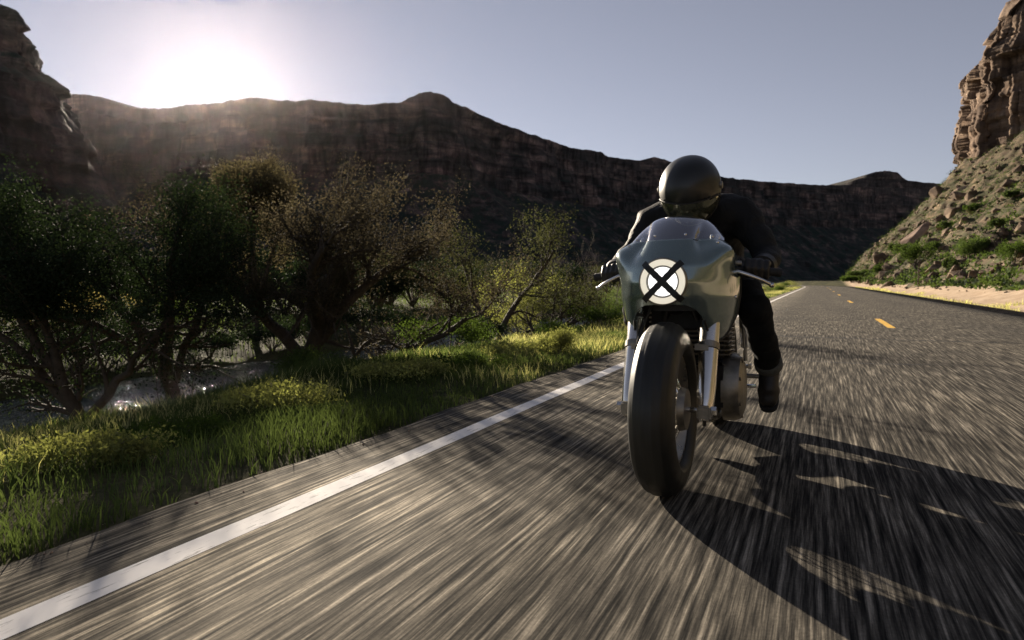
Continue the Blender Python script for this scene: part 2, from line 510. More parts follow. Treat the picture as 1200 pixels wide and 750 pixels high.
# ================================================================== GROUND
ROAD_L, ROAD_R = -2.08, 4.95
LINE_X, YEL_X = -1.685, 1.18
GL_D = [0, 0.5, 2, 4.5, 6.2, 7.0, 9.3, 10.2, 14, 60, 200, 900]
GL_Z = [-0.03, -0.05, -0.17, -0.66, -1.08, -1.5, -1.6, -0.95, -0.6, 0.4, 1.5, 10]
GR_D = [0, 0.5, 1.2, 2.4, 4.0, 9, 60, 900]
GR_Z = [-0.03, -0.04, 0.10, 0.42, 0.75, 0.9, 1.0, 10]
def road_dx(y):
    """the road swings gently left far ahead"""
    y = np.asarray(y, float)
    return -np.clip(y - 105, 0, None) ** 2 / 420.0
def ground_z(x, y):
    x = np.asarray(x, float) - road_dx(np.clip(y, None, 190)); y = np.asarray(y, float)
    wob = 0.5 * vnoise(y * 0.11, 3.3, 0, 5) * sstep(-5, -8, x)
    z = np.where(x < ROAD_L, np.interp(ROAD_L - x + wob, GL_D, GL_Z),
                 np.where(x > ROAD_R, np.interp(x - ROAD_R, GR_D, GR_Z), -0.03))
    off = np.maximum(np.maximum(ROAD_L - x, x - ROAD_R), 0)
    z = z + fbm(x * 0.6, y * 0.6, 0, 4, 3) * np.clip(off * 0.05, 0, 0.12)
    return z
def warp(a, b, n, k, c=0.0):
    s = np.linspace(np.arcsinh((a - c) / k), np.arcsinh((b - c) / k), n)
    return c + k * np.sinh(s)
gx = np.unique(np.concatenate([warp(-5000, 5000, 260, 6.0), np.linspace(-16, 14, 90)]))
gy = np.unique(np.concatenate([warp(-5000, 6000, 300, 8.0), np.linspace(-4, 40, 90)]))
X, Y = np.meshgrid(gx, gy, indexing='ij')
P = np.stack([X, Y, ground_z(X, Y)], -1)
ground = link('ground', grid_mesh('ground', P), 'verge_soil', None, True)
tag(ground, 'earth and sand ground either side of the road', None, None, 'structure')

# road, ragged edges, painted lines
ry = np.unique(np.concatenate([np.linspace(-40, 60, 400), np.linspace(60, 260, 140)]))
def strip(x0, x1, ys, z, nx=2, rag=0.0, seed=0):
    xs = np.linspace(0, 1, nx)
    e0 = x0 + rag * fbm(ys * 1.7, seed, 0, 4, seed); e1 = x1 + rag * fbm(ys * 1.7, seed + 9.1, 0, 4, seed + 1)
    XX = e0[None, :] * (1 - xs[:, None]) + e1[None, :] * xs[:, None] + road_dx(ys)[None, :]
    return np.stack([XX, np.broadcast_to(ys, XX.shape), np.full(XX.shape, z)], -1)
def slab(name, P, thick, mat, parent=None):
    """sheet with real depth"""
    me = grid_mesh(name, P)
    o = link(name, me, mat, parent)
    bm = bmesh.new(); bm.from_mesh(me)
    r = bmesh.ops.extrude_face_region(bm, geom=bm.faces[:])
    for v_ in [g for g in r['geom'] if isinstance(g, bmesh.types.BMVert)]: v_.co.z -= thick
    bmesh.ops.recalc_face_normals(bm, faces=bm.faces)
    bm.to_mesh(me); bm.free()
    return o
road = slab('road', strip(ROAD_L, ROAD_R, ry, 0.0, 6, 0.018, 4), 0.08, 'asphalt')
tag(road, 'worn grey two lane asphalt road', None, None, 'structure')
def sheet(name, P, mat): return link(name, grid_mesh(name, P), mat, road)
sheet('edge_line', strip(LINE_X - 0.052, LINE_X + 0.052, ry, 0.0009, 2, 0.004, 6), 'white_line_paint')
for y0 in np.arange(13.1 - 45, 140, 15.0):
    sheet('centre_dash', strip(YEL_X - 0.06, YEL_X + 0.06, np.linspace(y0, y0 + 3.1, 10), 0.0009, 2, 0.005, 6), 'yellow_line_paint')
# a sealed crack running across the road
cx_ = np.linspace(ROAD_L + 0.1, ROAD_R - 0.1, 80)
cyy = 10.4 + 0.10 * cx_ + 0.12 * fbm(cx_ * 0.9, 4.0, 0, 4, 8)
sheet('crack', np.stack([np.stack([cx_, cyy - 0.02, np.full(80, 0.0016)], -1), np.stack([cx_, cyy + 0.02, np.full(80, 0.0016)], -1)], 1), 'crack_sealant')

for (xa, ya, xb, yb) in ((-0.9, 7.2, 4.6, 7.9), (-1.4, 13.5, -0.7, 21.0)):
    q = np.linspace(0, 1, 60); L_ = math.hypot(xb - xa, yb - ya)
    nx_, ny_ = -(yb - ya) / L_, (xb - xa) / L_
    wv = 0.10 * fbm(q * L_ * 0.8, xa, 0, 4, 18); ww_ = 0.004 + 0.008 * np.abs(fbm(q * L_ * 2, ya, 0, 3, 28))
    ex, ey = xa + (xb - xa) * q + nx_ * wv, ya + (yb - ya) * q + ny_ * wv
    sheet('crack', np.stack([np.stack([ex - nx_ * ww_, ey - ny_ * ww_, np.full(60, 0.0013)], -1), np.stack([ex + nx_ * ww_, ey + ny_ * ww_, np.full(60, 0.0013)], -1)], 1), 'crack_sealant')

# creek
cy_ = np.linspace(-40, 160, 60); cxx = np.linspace(-15.4, -7.6, 12)
X, Y = np.meshgrid(cxx, cy_, indexing='ij')
X = X + road_dx(np.clip(Y, None, 190))
creek = link('water', grid_mesh('water', np.stack([X, Y, np.full(X.shape, -1.12)], -1)), 'creek_water', None, True)
tag(creek, 'dark rippled creek glinting in the low sun', None, None, 'structure')

# ------------------------------------------------------------------ hillside right of the road
def hill_h(x, y):
    x = np.asarray(x, float); y = np.asarray(y, float)
    x = x - np.clip(road_dx(np.clip(y, None, 190)), -12, 0) * 0.0
    s = np.interp(y, [-80, 40, 150, 200, 245, 330], [0.55, 0.60, 0.66, 0.75, 1.10, 1.0])
    base = 8.2 + 0.8 * vnoise(y * 0.06, 1.0, 0, 2) - np.interp(y, [150, 245], [0, 0.6])
    h = s * np.clip(x - base, -3, None)
    cap = np.interp(y, [-80, 100, 245, 330], [70, 60, 37, 34])
    h = np.where(h > cap, cap + (h - cap) * 0.12, h)
    fall = 1 - 0.9 * sstep(262, 340, y)
    h = h * fall
    amp = sstep(0, 5, x - base)
    n = fbm(x * 0.10, y * 0.10, 0, 5, 21) * 1.6 + np.abs(fbm(x * 0.35, y * 0.35, 0, 4, 31)) * 0.9
    h = h + amp * n
    st = 2.2                                     # broken ledges
    hq = np.floor(h / st) * st + st * sstep(0.35, 0.8, (h / st) % 1.0)
    w = 0.55 * sstep(-0.2, 0.4, fbm(x * 0.05, y * 0.05, 0, 3, 41))
    return 0.55 + h * (1 - w * amp) + hq * w * amp
hx = np.unique(np.concatenate([np.linspace(6.2, 70, 150), np.linspace(70, 260, 60)]))
hy = np.unique(np.concatenate([np.linspace(-80, 20, 60), np.linspace(20, 345, 400)]))
X, Y = np.meshgrid(hx, hy, indexing='ij')
hill = link('hillside', grid_mesh('hillside', np.stack([X, Y, hill_h(X, Y)], -1)), 'hillside_rock', None, False)
tag(hill, 'steep rocky hillside of ledges and scrub beside the road', None, None, 'structure')

# ------------------------------------------------------------------ buttes and canyon walls
def butte(name, poly, z0, ztop, inset_prof, mat, label, nper=420, nz=110, rough=1.0, seed=0, cell=1.0, foot=0.0):
    poly = np.array(poly, float)
    seg = np.linalg.norm(np.roll(poly, -1, 0) - poly, axis=1); cum = np.concatenate([[0], np.cumsum(seg)])
    s = np.linspace(0, cum[-1], nper, endpoint=False)
    pp = np.concatenate([poly, poly[:1]])
    px = np.interp(s, cum, pp[:, 0]); py = np.interp(s, cum, pp[:, 1])
    for _ in range(3):
        px = (np.roll(px, 1) + 2 * px + np.roll(px, -1)) / 4; py = (np.roll(py, 1) + 2 * py + np.roll(py, -1)) / 4
    tx, ty = np.roll(px, -1) - np.roll(px, 1), np.roll(py, -1) - np.roll(py, 1)
    L = np.hypot(tx, ty); nx_, ny_ = ty / L, -tx / L               # outward for counter-clockwise outline
    zz = np.linspace(z0, ztop, nz)
    S, Z = np.meshgrid(s, zz, indexing='ij')
    ins = np.interp(Z, [p[0] for p in inset_prof], [p[1] for p in inset_prof])
    Sw = S + 1.5 * cell * fbm(S * 0.05 / cell, Z * 0.06 / cell, 0, 2, seed + 12)
    col = np.abs(fbm(Sw * 0.06 / cell, Z * 0.006 / cell, 0, 3, seed)) * 2.6
    crack = (1 - sstep(0.0, 0.16, np.abs(vnoise(Sw * 0.13 / cell, Z * 0.02 / cell, 0, seed + 1)))) * 2.2 + (1 - sstep(0.0, 0.2, np.abs(vnoise(Sw * 0.31 / cell, Z * 0.05 / cell, 0, seed + 2)))) * 0.9
    bed = Z + 0.8 * cell * fbm(S * 0.03 / cell, 0.5, 0, 3, seed + 4)
    ledge = np.floor(vnoise(3.3, bed * 0.20 / cell, 0, seed + 3) * 4) * 0.45 - (1 - sstep(0.0, 0.25, np.abs(vnoise(7.7, bed * 0.45 / cell, 0, seed + 9)))) * 0.6
    blocks = np.floor(vnoise(np.floor(Sw * 0.22 / cell), np.floor(bed * 0.16 / cell), 0, seed + 6) * 4) * 0.80
    fine = fbm(S * 0.6 / cell, Z * 0.5 / cell, 0, 3, seed + 8) * 0.35
    ledge = ledge - crack
    d = (-ins / cell - col + ledge + blocks + fine) * rough * cell
    Px = px[:, None] + nx_[:, None] * d; Py = py[:, None] + ny_[:, None] * d
    Pz = Z + fbm(S * 0.2 / cell, Z * 0.05 / cell, 0, 2, seed + 5) * 0.6 * cell
    P = np.stack([Px, Py, Pz], -1)
    me_v = P.reshape(-1, 3)
    f = grid_faces(nper, nz, True)
    cap_c = np.array([[px.mean(), py.mean(), ztop]])
    me = fast_mesh(name, np.concatenate([me_v, cap_c]), f)
    bm = bmesh.new(); bm.from_mesh(me); bm.verts.ensure_lookup_table()
    top = bm.verts[len(me_v)]
    for k in range(nper):
        bm.faces.new((bm.verts[k * nz + nz - 1], bm.verts[((k + 1) % nper) * nz + nz - 1], top))
    bmesh.ops.recalc_face_normals(bm, faces=bm.faces)
    bm.to_mesh(me); bm.free()
    o = link(name, me, mat)
    return tag(o, label, None, None, 'structure')
butte('rock_butte', [(43.5, 248), (58, 236), (90, 226), (150, 236), (190, 300), (130, 360), (62, 330), (45, 290)], 14, 93,
      [(14, -5), (34, -1.5), (60, 0), (72, 2.0), (83, 8.5), (88, 13.5), (93, 20)], 'butte_rock',
      'tall sunlit sandstone butte standing above the scree slope', seed=60, rough=0.8, nper=1100, nz=200)
c0, c1, c2 = at_depth(41, 90, 700), at_depth(-260, 60, 520), at_depth(-420, 60, 800)
c3 = at_depth(60, 60, 1050)
butte('left_cliff', [(c0[0], c0[1]), (c3[0], c3[1]), (c2[0], c2[1]), (c1[0], c1[1])], 20, 292,
      [(20, -120), (120, -70), (205, -32), (222, -6), (240, 0), (262, 2), (275, 10), (285, 24), (292, 44)], 'canyon_shade_rock',
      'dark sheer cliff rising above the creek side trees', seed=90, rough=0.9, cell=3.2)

def wall(name, crest, label, seed, back=900, cliff=0.45, ns=900, nv=90, cellm=30.0, skirt=1.5, far=1.0):
    """crest: (u, v, depth) of the skyline; builds rim, cliff band and talus down to the valley"""
    cr = np.array([at_depth(u, v, z * far) for u, v, z in crest])
    s0 = np.arange(len(cr)); s = np.linspace(0, len(cr) - 1, ns)
    cx, cy, cz = [np.interp(s, s0, cr[:, k]) for k in range(3)]
    for _ in range(4):
        for a in (cx, cy): a[1:-1] = (a[:-2] + 2 * a[1:-1] + a[2:]) / 4
    length0 = np.concatenate([[0], np.cumsum(np.hypot(np.diff(cx), np.diff(cy)))])
    cz = cz + fbm(length0 / 32, 1.5, 0, 4, seed + 40) * 0.006 * cz
    length = np.concatenate([[0], np.cumsum(np.hypot(np.diff(cx), np.diff(cy)))])
    tx, ty = np.gradient(cx), np.gradient(cy); L = np.hypot(tx, ty)
    nx_, ny_ = ty / L, -tx / L                                     # towards the road
    sg = np.sign((0 - cx.mean()) * nx_.mean() + (0 - cy.mean()) * ny_.mean()); nx_, ny_ = nx_ * sg, ny_ * sg
    # profile t: 0 far back on the plateau .. rim .. cliff foot .. valley floor
    tt = np.concatenate([np.linspace(-1, 0, 8)[:-1], np.linspace(0, 1, nv - 40), np.linspace(1, 2, 41)[1:]])
    P = np.zeros((ns, len(tt), 3))
    for j, t_ in enumerate(tt):
        n1 = np.abs(fbm(length / cellm / 3, t_ * 0.5, 0, 4, seed)) * 60
        n2 = fbm(length / cellm, t_ * 3, 0, 4, seed + 4) * 10
        H = cz
        if t_ <= 0:
            out = t_ * back; z = H + 6 * fbm(length / 50, t_ * 3, 0, 3, seed + 2) * (-t_) + 0 * H
            out = out - n1 * 0
        elif t_ <= 1:
            step = np.floor(t_ * 5) / 5
            out = (t_ * 0.3 + step * 0.7) * 0.16 * H * 1.0 - n1 * min(1, t_ * 4) * 0.6 + n2 * min(1, t_ * 6)
            z = H * (1 - cliff * t_)
        else:
            q = t_ - 1
            base_out = 0.16 * H - n1 * 0.6 + n2
            out = base_out + q * H * (1 - cliff) * skirt + fbm(length / 60, q * 4, 0, 4, seed + 9) * 14 * q
            z = H * (1 - cliff) * (1 - q) ** 1.12 + fbm(length / 40, q * 5, 0, 4, seed + 7) * 7 * (1 - q) - 4 * q
        P[:, j, 0] = cx + nx_ * out; P[:, j, 1] = cy + ny_ * out; P[:, j, 2] = z
    o = link(name, grid_mesh(name, P), 'canyon_shade_rock')
    return tag(o, label, None, None, 'structure')
ridge = [(-500, 120, 1500), (-200, 110, 1500), (-60, 108, 1500), (50, 112, 1500), (80, 110, 1480), (105, 111, 1470), (130, 118, 1450), (155, 125, 1440), (185, 128, 1420), (215, 124, 1400), (245, 121, 1380),
         (300, 114, 1350), (330, 118, 1340), (365, 117, 1330), (400, 121, 1320), (440, 122, 1310), (470, 119, 1300), (484, 113, 1300), (490, 109, 1300), (505, 107, 1300), (520, 110, 1305), (530, 119, 1310), (560, 133, 1340),
         (600, 150, 1400), (640, 163, 1470), (670, 173, 1530), (705, 178, 1600), (712, 184, 1620), (750, 188, 1700), (768, 184, 1720), (790, 191, 1750), (850, 208, 1850), (900, 213, 2000), (960, 217, 2150), (1100, 222, 2500)]
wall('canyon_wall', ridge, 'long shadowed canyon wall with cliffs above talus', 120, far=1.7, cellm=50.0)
mesa = [(880, 219, 3400), (990, 217, 3400), (1005, 216, 3400), (1008, 209, 3400), (1022, 207, 3400), (1026, 202, 3400), (1040, 200, 3400), (1052, 202, 3400), (1058, 208, 3400), (1064, 212, 3400), (1085, 214, 3400), (1130, 217, 3500), (1300, 225, 3600)]
wall('far_mesa', mesa, 'distant flat topped mesa at the end of the canyon', 150, ns=200, cellm=60, far=1.35)

# ================================================================== MOTORCYCLE  (local: -y is its front, x>0 its left hand side)
BX, BY = -0.502, 2.48
bike = empty('motorcycle', (BX, BY, 0), R(0.0))
bike.rotation_euler.y = R(-1.2)
tag(bike, 'dark teal cafe racer motorcycle with half fairing and a black taped cross on its headlight', 'motorcycle')

def wheel(name, yc, radius, hw, rimr):
    rim = MB()
    w = hw * 0.62
    prof = [(-w, rimr + 0.006), (-w, rimr - 0.008), (-w * 0.75, rimr - 0.016), (-w * 0.4, rimr - 0.034), (w * 0.4, rimr - 0.034), (w * 0.75, rimr - 0.016), (w, rimr - 0.008), (w, rimr + 0.006), (w * 0.7, rimr + 0.002), (-w * 0.7, rimr + 0.002)]
    rim.lathe(prof, (0, yc, radius), 'x', 64, True)
    ro = rim.build(name, 'rim_metal', bike)
    # tyre: rounded crown with shallow grooves round it
    ty = MB()
    prof = [(-w * 0.9, rimr - 0.002)]
    n = 26
    for k in range(n + 1):
        a = math.pi * (1.06 * k / n - 0.03)
        x = -hw * math.copysign(abs(math.cos(a)) ** 0.9, math.cos(a))
        r_ = rimr + 0.02 + (radius - rimr - 0.02) * max(math.sin(a), 0) ** 0.72
        if k in (7, 10, 13, 16, 19): r_ -= 0.0035
        prof.append((x, r_))
    prof.append((w * 0.9, rimr - 0.002))
    ty.lathe(prof, (0, yc, radius), 'x', 96, True)
    ty.build('tyre', 'tyre_rubber', ro, auto=60)
    hb = MB()
    hb.lathe([(-0.085, 0.022), (-0.08, 0.075), (-0.055, 0.082), (-0.05, 0.06), (0.05, 0.06), (0.055, 0.082), (0.08, 0.075), (0.085, 0.022)], (0, yc, radius), 'x', 40)
    hb.build('hub', 'cast_aluminium', ro)
    sp = MB()
    for k in range(36):
        a = 2 * math.pi * k / 36; sgn = -1 if k % 2 else 1
        da = 0.35 * (1 if (k // 2) % 2 else -1)
        p0 = (sgn * 0.052, yc + 0.078 * math.cos(a + da), radius + 0.078 * math.sin(a + da))
        p1 = (sgn * 0.008, yc + (rimr - 0.03) * math.cos(a), radius + (rimr - 0.03) * math.sin(a))
        sp.tube([p0, p1], 0.0022, 5)
    sp.build('spoke_set', 'chrome', ro)
    ax = MB(); ax.tube([(-0.17, yc, radius), (0.17, yc, radius)], 0.011, 12)
    ax.tube([(-0.185, yc, radius), (-0.165, yc, radius)], 0.017, 6); ax.tube([(0.165, yc, radius), (0.185, yc, radius)], 0.017, 6)
    ax.build('axle', 'chrome', ro)
    return ro
wheel('front_wheel', 0.0, 0.325, 0.079, 0.205)
wheel('rear_wheel', 1.40, 0.325, 0.084, 0.205)

# forks
for s in (-1, 1):
    x = s * 0.142
    def fk(z): return (x, (z - 0.325) * 0.44 + 0.012, z)
    m = MB()
    m.tube([fk(0.285), fk(0.30), fk(0.36), fk(0.40), fk(0.64), fk(0.652)], [0.019, 0.030, 0.032, 0.035, 0.037, 0.034], 20)
    leg = m.build('fork_leg', 'polished_aluminium', bike)
    m = MB(); m.tube([fk(0.535), fk(0.54), fk(0.562), fk(0.567)], [0.032, 0.040, 0.040, 0.032], 20)
    m.box((x - s * 0.02, fk(0.55)[1] - 0.03, 0.551), (0.05, 0.03, 0.022))
    m.build('fork_clamp', 'cast_aluminium', leg)
    m = MB(); m.tube([fk(0.63), fk(0.98)], 0.0215, 18); m.build('fork_tube', 'chrome', leg)
    m = MB(); m.tube([fk(0.648), fk(0.668)], [0.033, 0.027], 18); m.build('dust_seal', 'black_rubber', leg)
    m = MB(); m.box((x, 0.0, 0.318), (0.05, 0.06, 0.055)); m.build('axle_clamp', 'cast_aluminium', leg, bevel=0.008)
    m = MB(); m.tube([(x, -0.005, 0.29), (x, -0.005, 0.268)], 0.007, 8); m.build('pinch_bolt', 'black_metal', leg)
for z in (0.70, 0.93):
    y = (z - 0.325) * 0.44 + 0.012
    m = MB(); m.box((0, y + 0.02, z), (0.33, 0.075, 0.032)); m.build('fork_yoke', 'black_metal', bike, bevel=0.01)
m = MB(); m.tube([(0, 0.20, 0.68), (0, 0.32, 0.96)], 0.032, 16); m.build('steering_head', 'black_metal', bike)
m = MB(); m.tube(spline([(-0.10, 0.02, 0.40), (-0.12, 0.02, 0.52), (-0.10, 0.13, 0.66), (-0.05, 0.22, 0.80)], 14), 0.006, 8); m.build('brake_hose', 'black_rubber', bike)

# ---- fairing: nose with two shoulder bulges, arch cut over the wheel
FN, FV = 61, 34
def fairing_point(a, sv, off=0.0):
    """a -1..1 round the nose, sv 0..1 bottom edge to screen edge"""
    t_ = abs(a); sg_ = 1 if a >= 0 else -1
    zb = np.interp(t_, [0, 0.20, 0.30, 0.38, 0.46, 0.55, 0.70, 0.86, 1.0], [0.715, 0.712, 0.695, 0.665, 0.615, 0.578, 0.560, 0.580, 0.66])
    zt = np.interp(t_, [0, 0.35, 0.55, 0.75, 1.0], [0.962, 0.962, 0.958, 0.945, 0.90])
    z = zb + (zt - zb) * sv
    hw = np.interp(z, [0.55, 0.60, 0.66, 0.74, 0.82, 0.88, 0.93, 0.97], [0.170, 0.198, 0.218, 0.231, 0.233, 0.225, 0.208, 0.190])
    yn = np.interp(z, [0.55, 0.66, 0.74, 0.80, 0.86, 0.91, 0.97], [0.07, 0.010, -0.023, -0.031, -0.015, 0.025, 0.085])
    yr = 0.38 - 0.10 * (0.96 - z)
    ph = t_ * math.pi / 2
    x = hw * math.sin(ph) ** 0.92
    y = yn + (yr - yn) * (1 - math.cos(ph) ** 0.80) if t_ < 1 else yr
    # shoulder bulge and the hollow between it and the nose
    bulge = 0.034 * math.exp(-((t_ - 0.64) / 0.18) ** 2 - ((z - 0.885) / 0.055) ** 2)
    hollow = -0.034 * math.exp(-((t_ - 0.40) / 0.085) ** 2 - ((z - 0.955) / 0.060) ** 2)
    nx_, ny_ = math.sin(ph), -math.cos(ph)
    d = bulge + hollow + off
    return (sg_ * (x + nx_ * d), y + ny_ * d, z + (bulge * 0.9))
m = MB()
P = [[fairing_point(-1 + 2 * i / (FN - 1), j / (FV - 1)) for j in range(FV)] for i in range(FN)]
Q = [[fairing_point(-1 + 2 * i / (FN - 1), j / (FV - 1), -0.004) for j in range(FV)] for i in range(FN)]
vs_ = [p for col in P for p in col] + [p for col in Q for p in col]
N0 = FN * FV
fs = []
for i in range(FN - 1):
    for j in range(FV - 1):
        a, b, c_, d_ = i * FV + j, (i + 1) * FV + j, (i + 1) * FV + j + 1, i * FV + j + 1
        fs += [(a, b, c_, d_), (N0 + d_, N0 + c_, N0 + b, N0 + a)]
for i in range(FN - 1):
    for j in (0, FV - 1): fs.append((i * FV + j, (i + 1) * FV + j, N0 + (i + 1) * FV + j, N0 + i * FV + j))
for j in range(FV - 1):
    for i in (0, FN - 1): fs.append((i * FV + j, i * FV + j + 1, N0 + i * FV + j + 1, N0 + i * FV + j))
m.add(vs_, fs)
fairing = m.build('fairing', 'teal_fairing_paint', bike, auto=50)
for s in (-1, 1):                                    # beading along the lower rear edge and fasteners
    m = MB(); m.tube([fairing_point(s * (0.40 + 0.6 * k / 20), 0.0) for k in range(21)], 0.005, 8)
    m.tube([fairing_point(s * 1.0, k / 12) for k in range(13)], 0.005, 8)
    m.build('edge_beading', 'black_rubber', fairing)
    for (aa, vv) in ((0.62, 0.12), (0.86, 0.45), (0.56, 0.94)):
        p = fairing_point(s * aa, vv, 0.0)
        m = MB(); m.ball(p, 0.007, 10); m.build('fastener', 'chrome', fairing)
for s in (-1, 1):
    m = MB(); m.tube([fairing_point(s * 0.45, 0.6, -0.005), (s * 0.05, 0.24, 0.88)], 0.008, 8); m.build('fairing_stay', 'black_metal', bike)

# windscreen
SN, SV = 33, 14
def screen_point(a, v_):
    t_ = abs(a); sg_ = 1 if a >= 0 else -1
    bx, by, bz = fairing_point(a * 0.70, 1.0)
    tx = sg_ * 0.150 * math.sin(t_ * math.pi / 2); ty = 0.235 + 0.15 * (1 - math.cos(t_ * math.pi / 2))
    tz = 1.070 - 0.070 * t_ ** 2
    k = math.sin(v_ * math.pi / 2) ** 0.9
    x = bx + (tx - bx) * (0.35 * v_ + 0.65 * v_ ** 2)
    y = by + (ty - by) * v_
    z = bz - 0.006 + (tz - bz) * k
    return (x, y, z)
m = MB()
vs_ = [screen_point(-1 + 2 * i / (SN - 1), j / (SV - 1)) for i in range(SN) for j in range(SV)]
m.add(vs_, [tuple(f) for f in grid_faces(SN, SV)])
screen = m.build('windscreen', 'clear_screen', bike)
m = MB(); m.tube([screen_point(-1 + 2 * i / 40, 0.0) for i in range(41)], 0.004, 6); m.build('screen_trim', 'black_rubber', screen)
for aa in (-0.75, -0.25, 0.25, 0.75):
    m = MB(); m.ball(screen_point(aa, 0.12), 0.006, 8); m.build('screw', 'chrome', screen)

# headlight
HL = (0, -0.023, 0.800)
m = MB(); m.lathe([(0.06, 0.080), (-0.006, 0.089), (-0.014, 0.089), (-0.018, 0.084), (-0.012, 0.080)], HL, 'y', 48)
hl = m.build('headlight', 'cast_aluminium', bike)
m = MB(); m.lathe([(-0.010, 0.083), (-0.0165, 0.082), (-0.018, 0.072), (-0.016, 0.060), (-0.008, 0.055)], HL, 'y', 48); m.build('lens_rim', 'headlight_ring', hl)
m = MB(); m.lathe([(-0.008, 0.0605), (-0.0195, 0.0595), (-0.0195, 0.0565), (-0.008, 0.0555)], HL, 'y', 48); m.build('gasket_ring', 'cast_aluminium', hl)
m = MB(); m.lathe([(-0.010, 0.0555), (-0.017, 0.050), (-0.021, 0.036), (-0.0235, 0.02), (-0.024, 0.0)], HL, 'y', 48); m.build('lens', 'headlight_core', hl)
for s in (-1, 1):
    m = MB()
    n = 25; L = 0.200; w = 0.0115
    top, bot = [], []
    for k in range(n):
        q = (k / (n - 1) - 0.5) * L
        ya = HL[1] - 0.0262 - (0.0012 if s > 0 else 0) + max(0, abs(q) - 0.075) * 0.75
        for e in (-w, w):
            e2 = e * (1 + 0.06 * math.sin(k * 2.1 + s))
            x = (q + e2 * 1.0) * 0.7071; z = (q - e2) * 0.7071
            top.append((s * x, ya, HL[2] + z)); bot.append((s * x, ya + 0.001, HL[2] + z))
    fs = []
    for k in range(n - 1):
        a = 2 * k
        fs += [(a, a + 1, a + 3, a + 2), (2 * n + a + 2, 2 * n + a + 3, 2 * n + a + 1, 2 * n + a), (a, a + 2, 2 * n + a + 2, 2 * n + a), (a + 1, 2 * n + a + 1, 2 * n + a + 3, a + 3)]
    fs += [(0, 2 * n, 2 * n + 1, 1), (2 * n - 2, 2 * n - 1, 4 * n - 1, 4 * n - 2)]
    m.add(top + bot, fs); m.build('tape_strip', 'black_tape', hl)

# handlebars, grips, levers
GA, GB = (0.235, 0.322, 0.846), (0.372, 0.362, 0.829)
for s in (-1, 1):
    m = MB(); m.tube([(s * 0.142, 0.28, 0.866), (s * 0.19, 0.306, 0.852), (s * GB[0], GB[1], GB[2])], 0.0115, 14)
    m.tube([(s * 0.142, 0.276, 0.84), (s * 0.142, 0.295, 0.885)], 0.031, 16)
    hbar = m.build('handlebar', 'black_metal', bike)
    m = MB(); m.tube([(s * GA[0], GA[1], GA[2]), (s * GB[0], GB[1], GB[2])], 0.0165, 16); m.tube([(s * GB[0], GB[1], GB[2]), (s * (GB[0] + 0.012), GB[1] + 0.004, GB[2] - 0.002)], 0.0175, 14)
    m.build('grip', 'black_rubber', hbar)
    m = MB(); m.tube([(s * 0.200, 0.309, 0.850), (s * 0.222, 0.317, 0.848)], 0.022, 14); m.box((s * 0.208, 0.288, 0.844), (0.03, 0.035, 0.022)); m.build('lever_perch', 'cast_aluminium', hbar, bevel=0.003)
    m = MB(); m.tube(spline([(s * 0.205, 0.278, 0.842), (s * 0.255, 0.272, 0.828), (s * 0.315, 0.286, 0.802), (s * 0.352, 0.308, 0.780)], 16), 0.0078, 10, flat=0.8); m.ball((s * 0.354, 0.309, 0.779), 0.011, 12)
    m.build('lever', 'polished_aluminium', hbar)
    m = MB(); m.tube([(s * 0.17, 0.300, 0.872), (s * 0.240, 0.318, 0.868)], 0.011, 12); m.build('switch_housing', 'cast_aluminium', hbar)
    m = MB(); m.tube(spline([(s * 0.207, 0.286, 0.838), (s * 0.19, 0.25, 0.80), (s * 0.12, 0.24, 0.80), (s * 0.06, 0.36, 0.78)], 16), 0.0045, 8); m.build('control_cable', 'black_rubber', hbar)

# frame
for s in (-1, 1):
    m = MB()
    m.tube(spline([(s * 0.02, 0.27, 0.80), (s * 0.09, 0.36, 0.55), (s * 0.11, 0.42, 0.30), (s * 0.11, 0.52, 0.205), (s * 0.11, 0.85, 0.205), (s * 0.12, 0.98, 0.30), (s * 0.12, 1.02, 0.55), (s * 0.12, 1.08, 0.74)], 40), 0.0165, 12)
    m.tube(spline([(s * 0.02, 0.30, 0.90), (s * 0.09, 0.55, 0.80), (s * 0.12, 1.0, 0.745), (s * 0.12, 1.45, 0.775)], 24), 0.0155, 12)
    m.build('frame_tube', 'black_metal', bike)
    m = MB(); m.tube([(s * 0.125, 0.97, 0.36), (s * 0.13, 1.42, 0.325)], 0.020, 12); m.build('swingarm', 'black_metal', bike)
    m = MB(); m.tube([(s * 0.15, 1.28, 0.72), (s * 0.155, 1.38, 0.36)], 0.012, 12); m.tube([(s * 0.151, 1.285, 0.70), (s * 0.154, 1.36, 0.44)], 0.026, 14)
    m.build('shock_absorber', 'chrome', bike)
# engine
m = MB()
m.box((0, 0.66, 0.345), (0.30, 0.46, 0.24)); m.box((0, 0.86, 0.40), (0.26, 0.20, 0.16))
crank = m.build('crankcase', 'engine_black', bike, bevel=0.03)
for s in (-1, 1):
    m = MB(); m.lathe([(s * 0.14, 0.148), (s * 0.185, 0.148), (s * 0.212, 0.136), (s * 0.226, 0.10), (s * 0.230, 0.0)], (0, 0.60, 0.325), 'x', 40)
    m.lathe([(s * 0.14, 0.10), (s * 0.168, 0.10), (s * 0.178, 0.09), (s * 0.180, 0.0)], (0, 0.80, 0.36), 'x', 32)
    m.build('engine_cover', 'cast_aluminium', crank)
    for k in range(7):
        a = 2 * math.pi * k / 7
        m = MB(); m.tube([(s * 0.175, 0.60 + 0.125 * math.cos(a), 0.315 + 0.125 * math.sin(a)), (s * 0.220, 0.60 + 0.125 * math.cos(a), 0.325 + 0.125 * math.sin(a))], 0.008, 8); m.build('cover_bolt', 'fin_metal', crank)
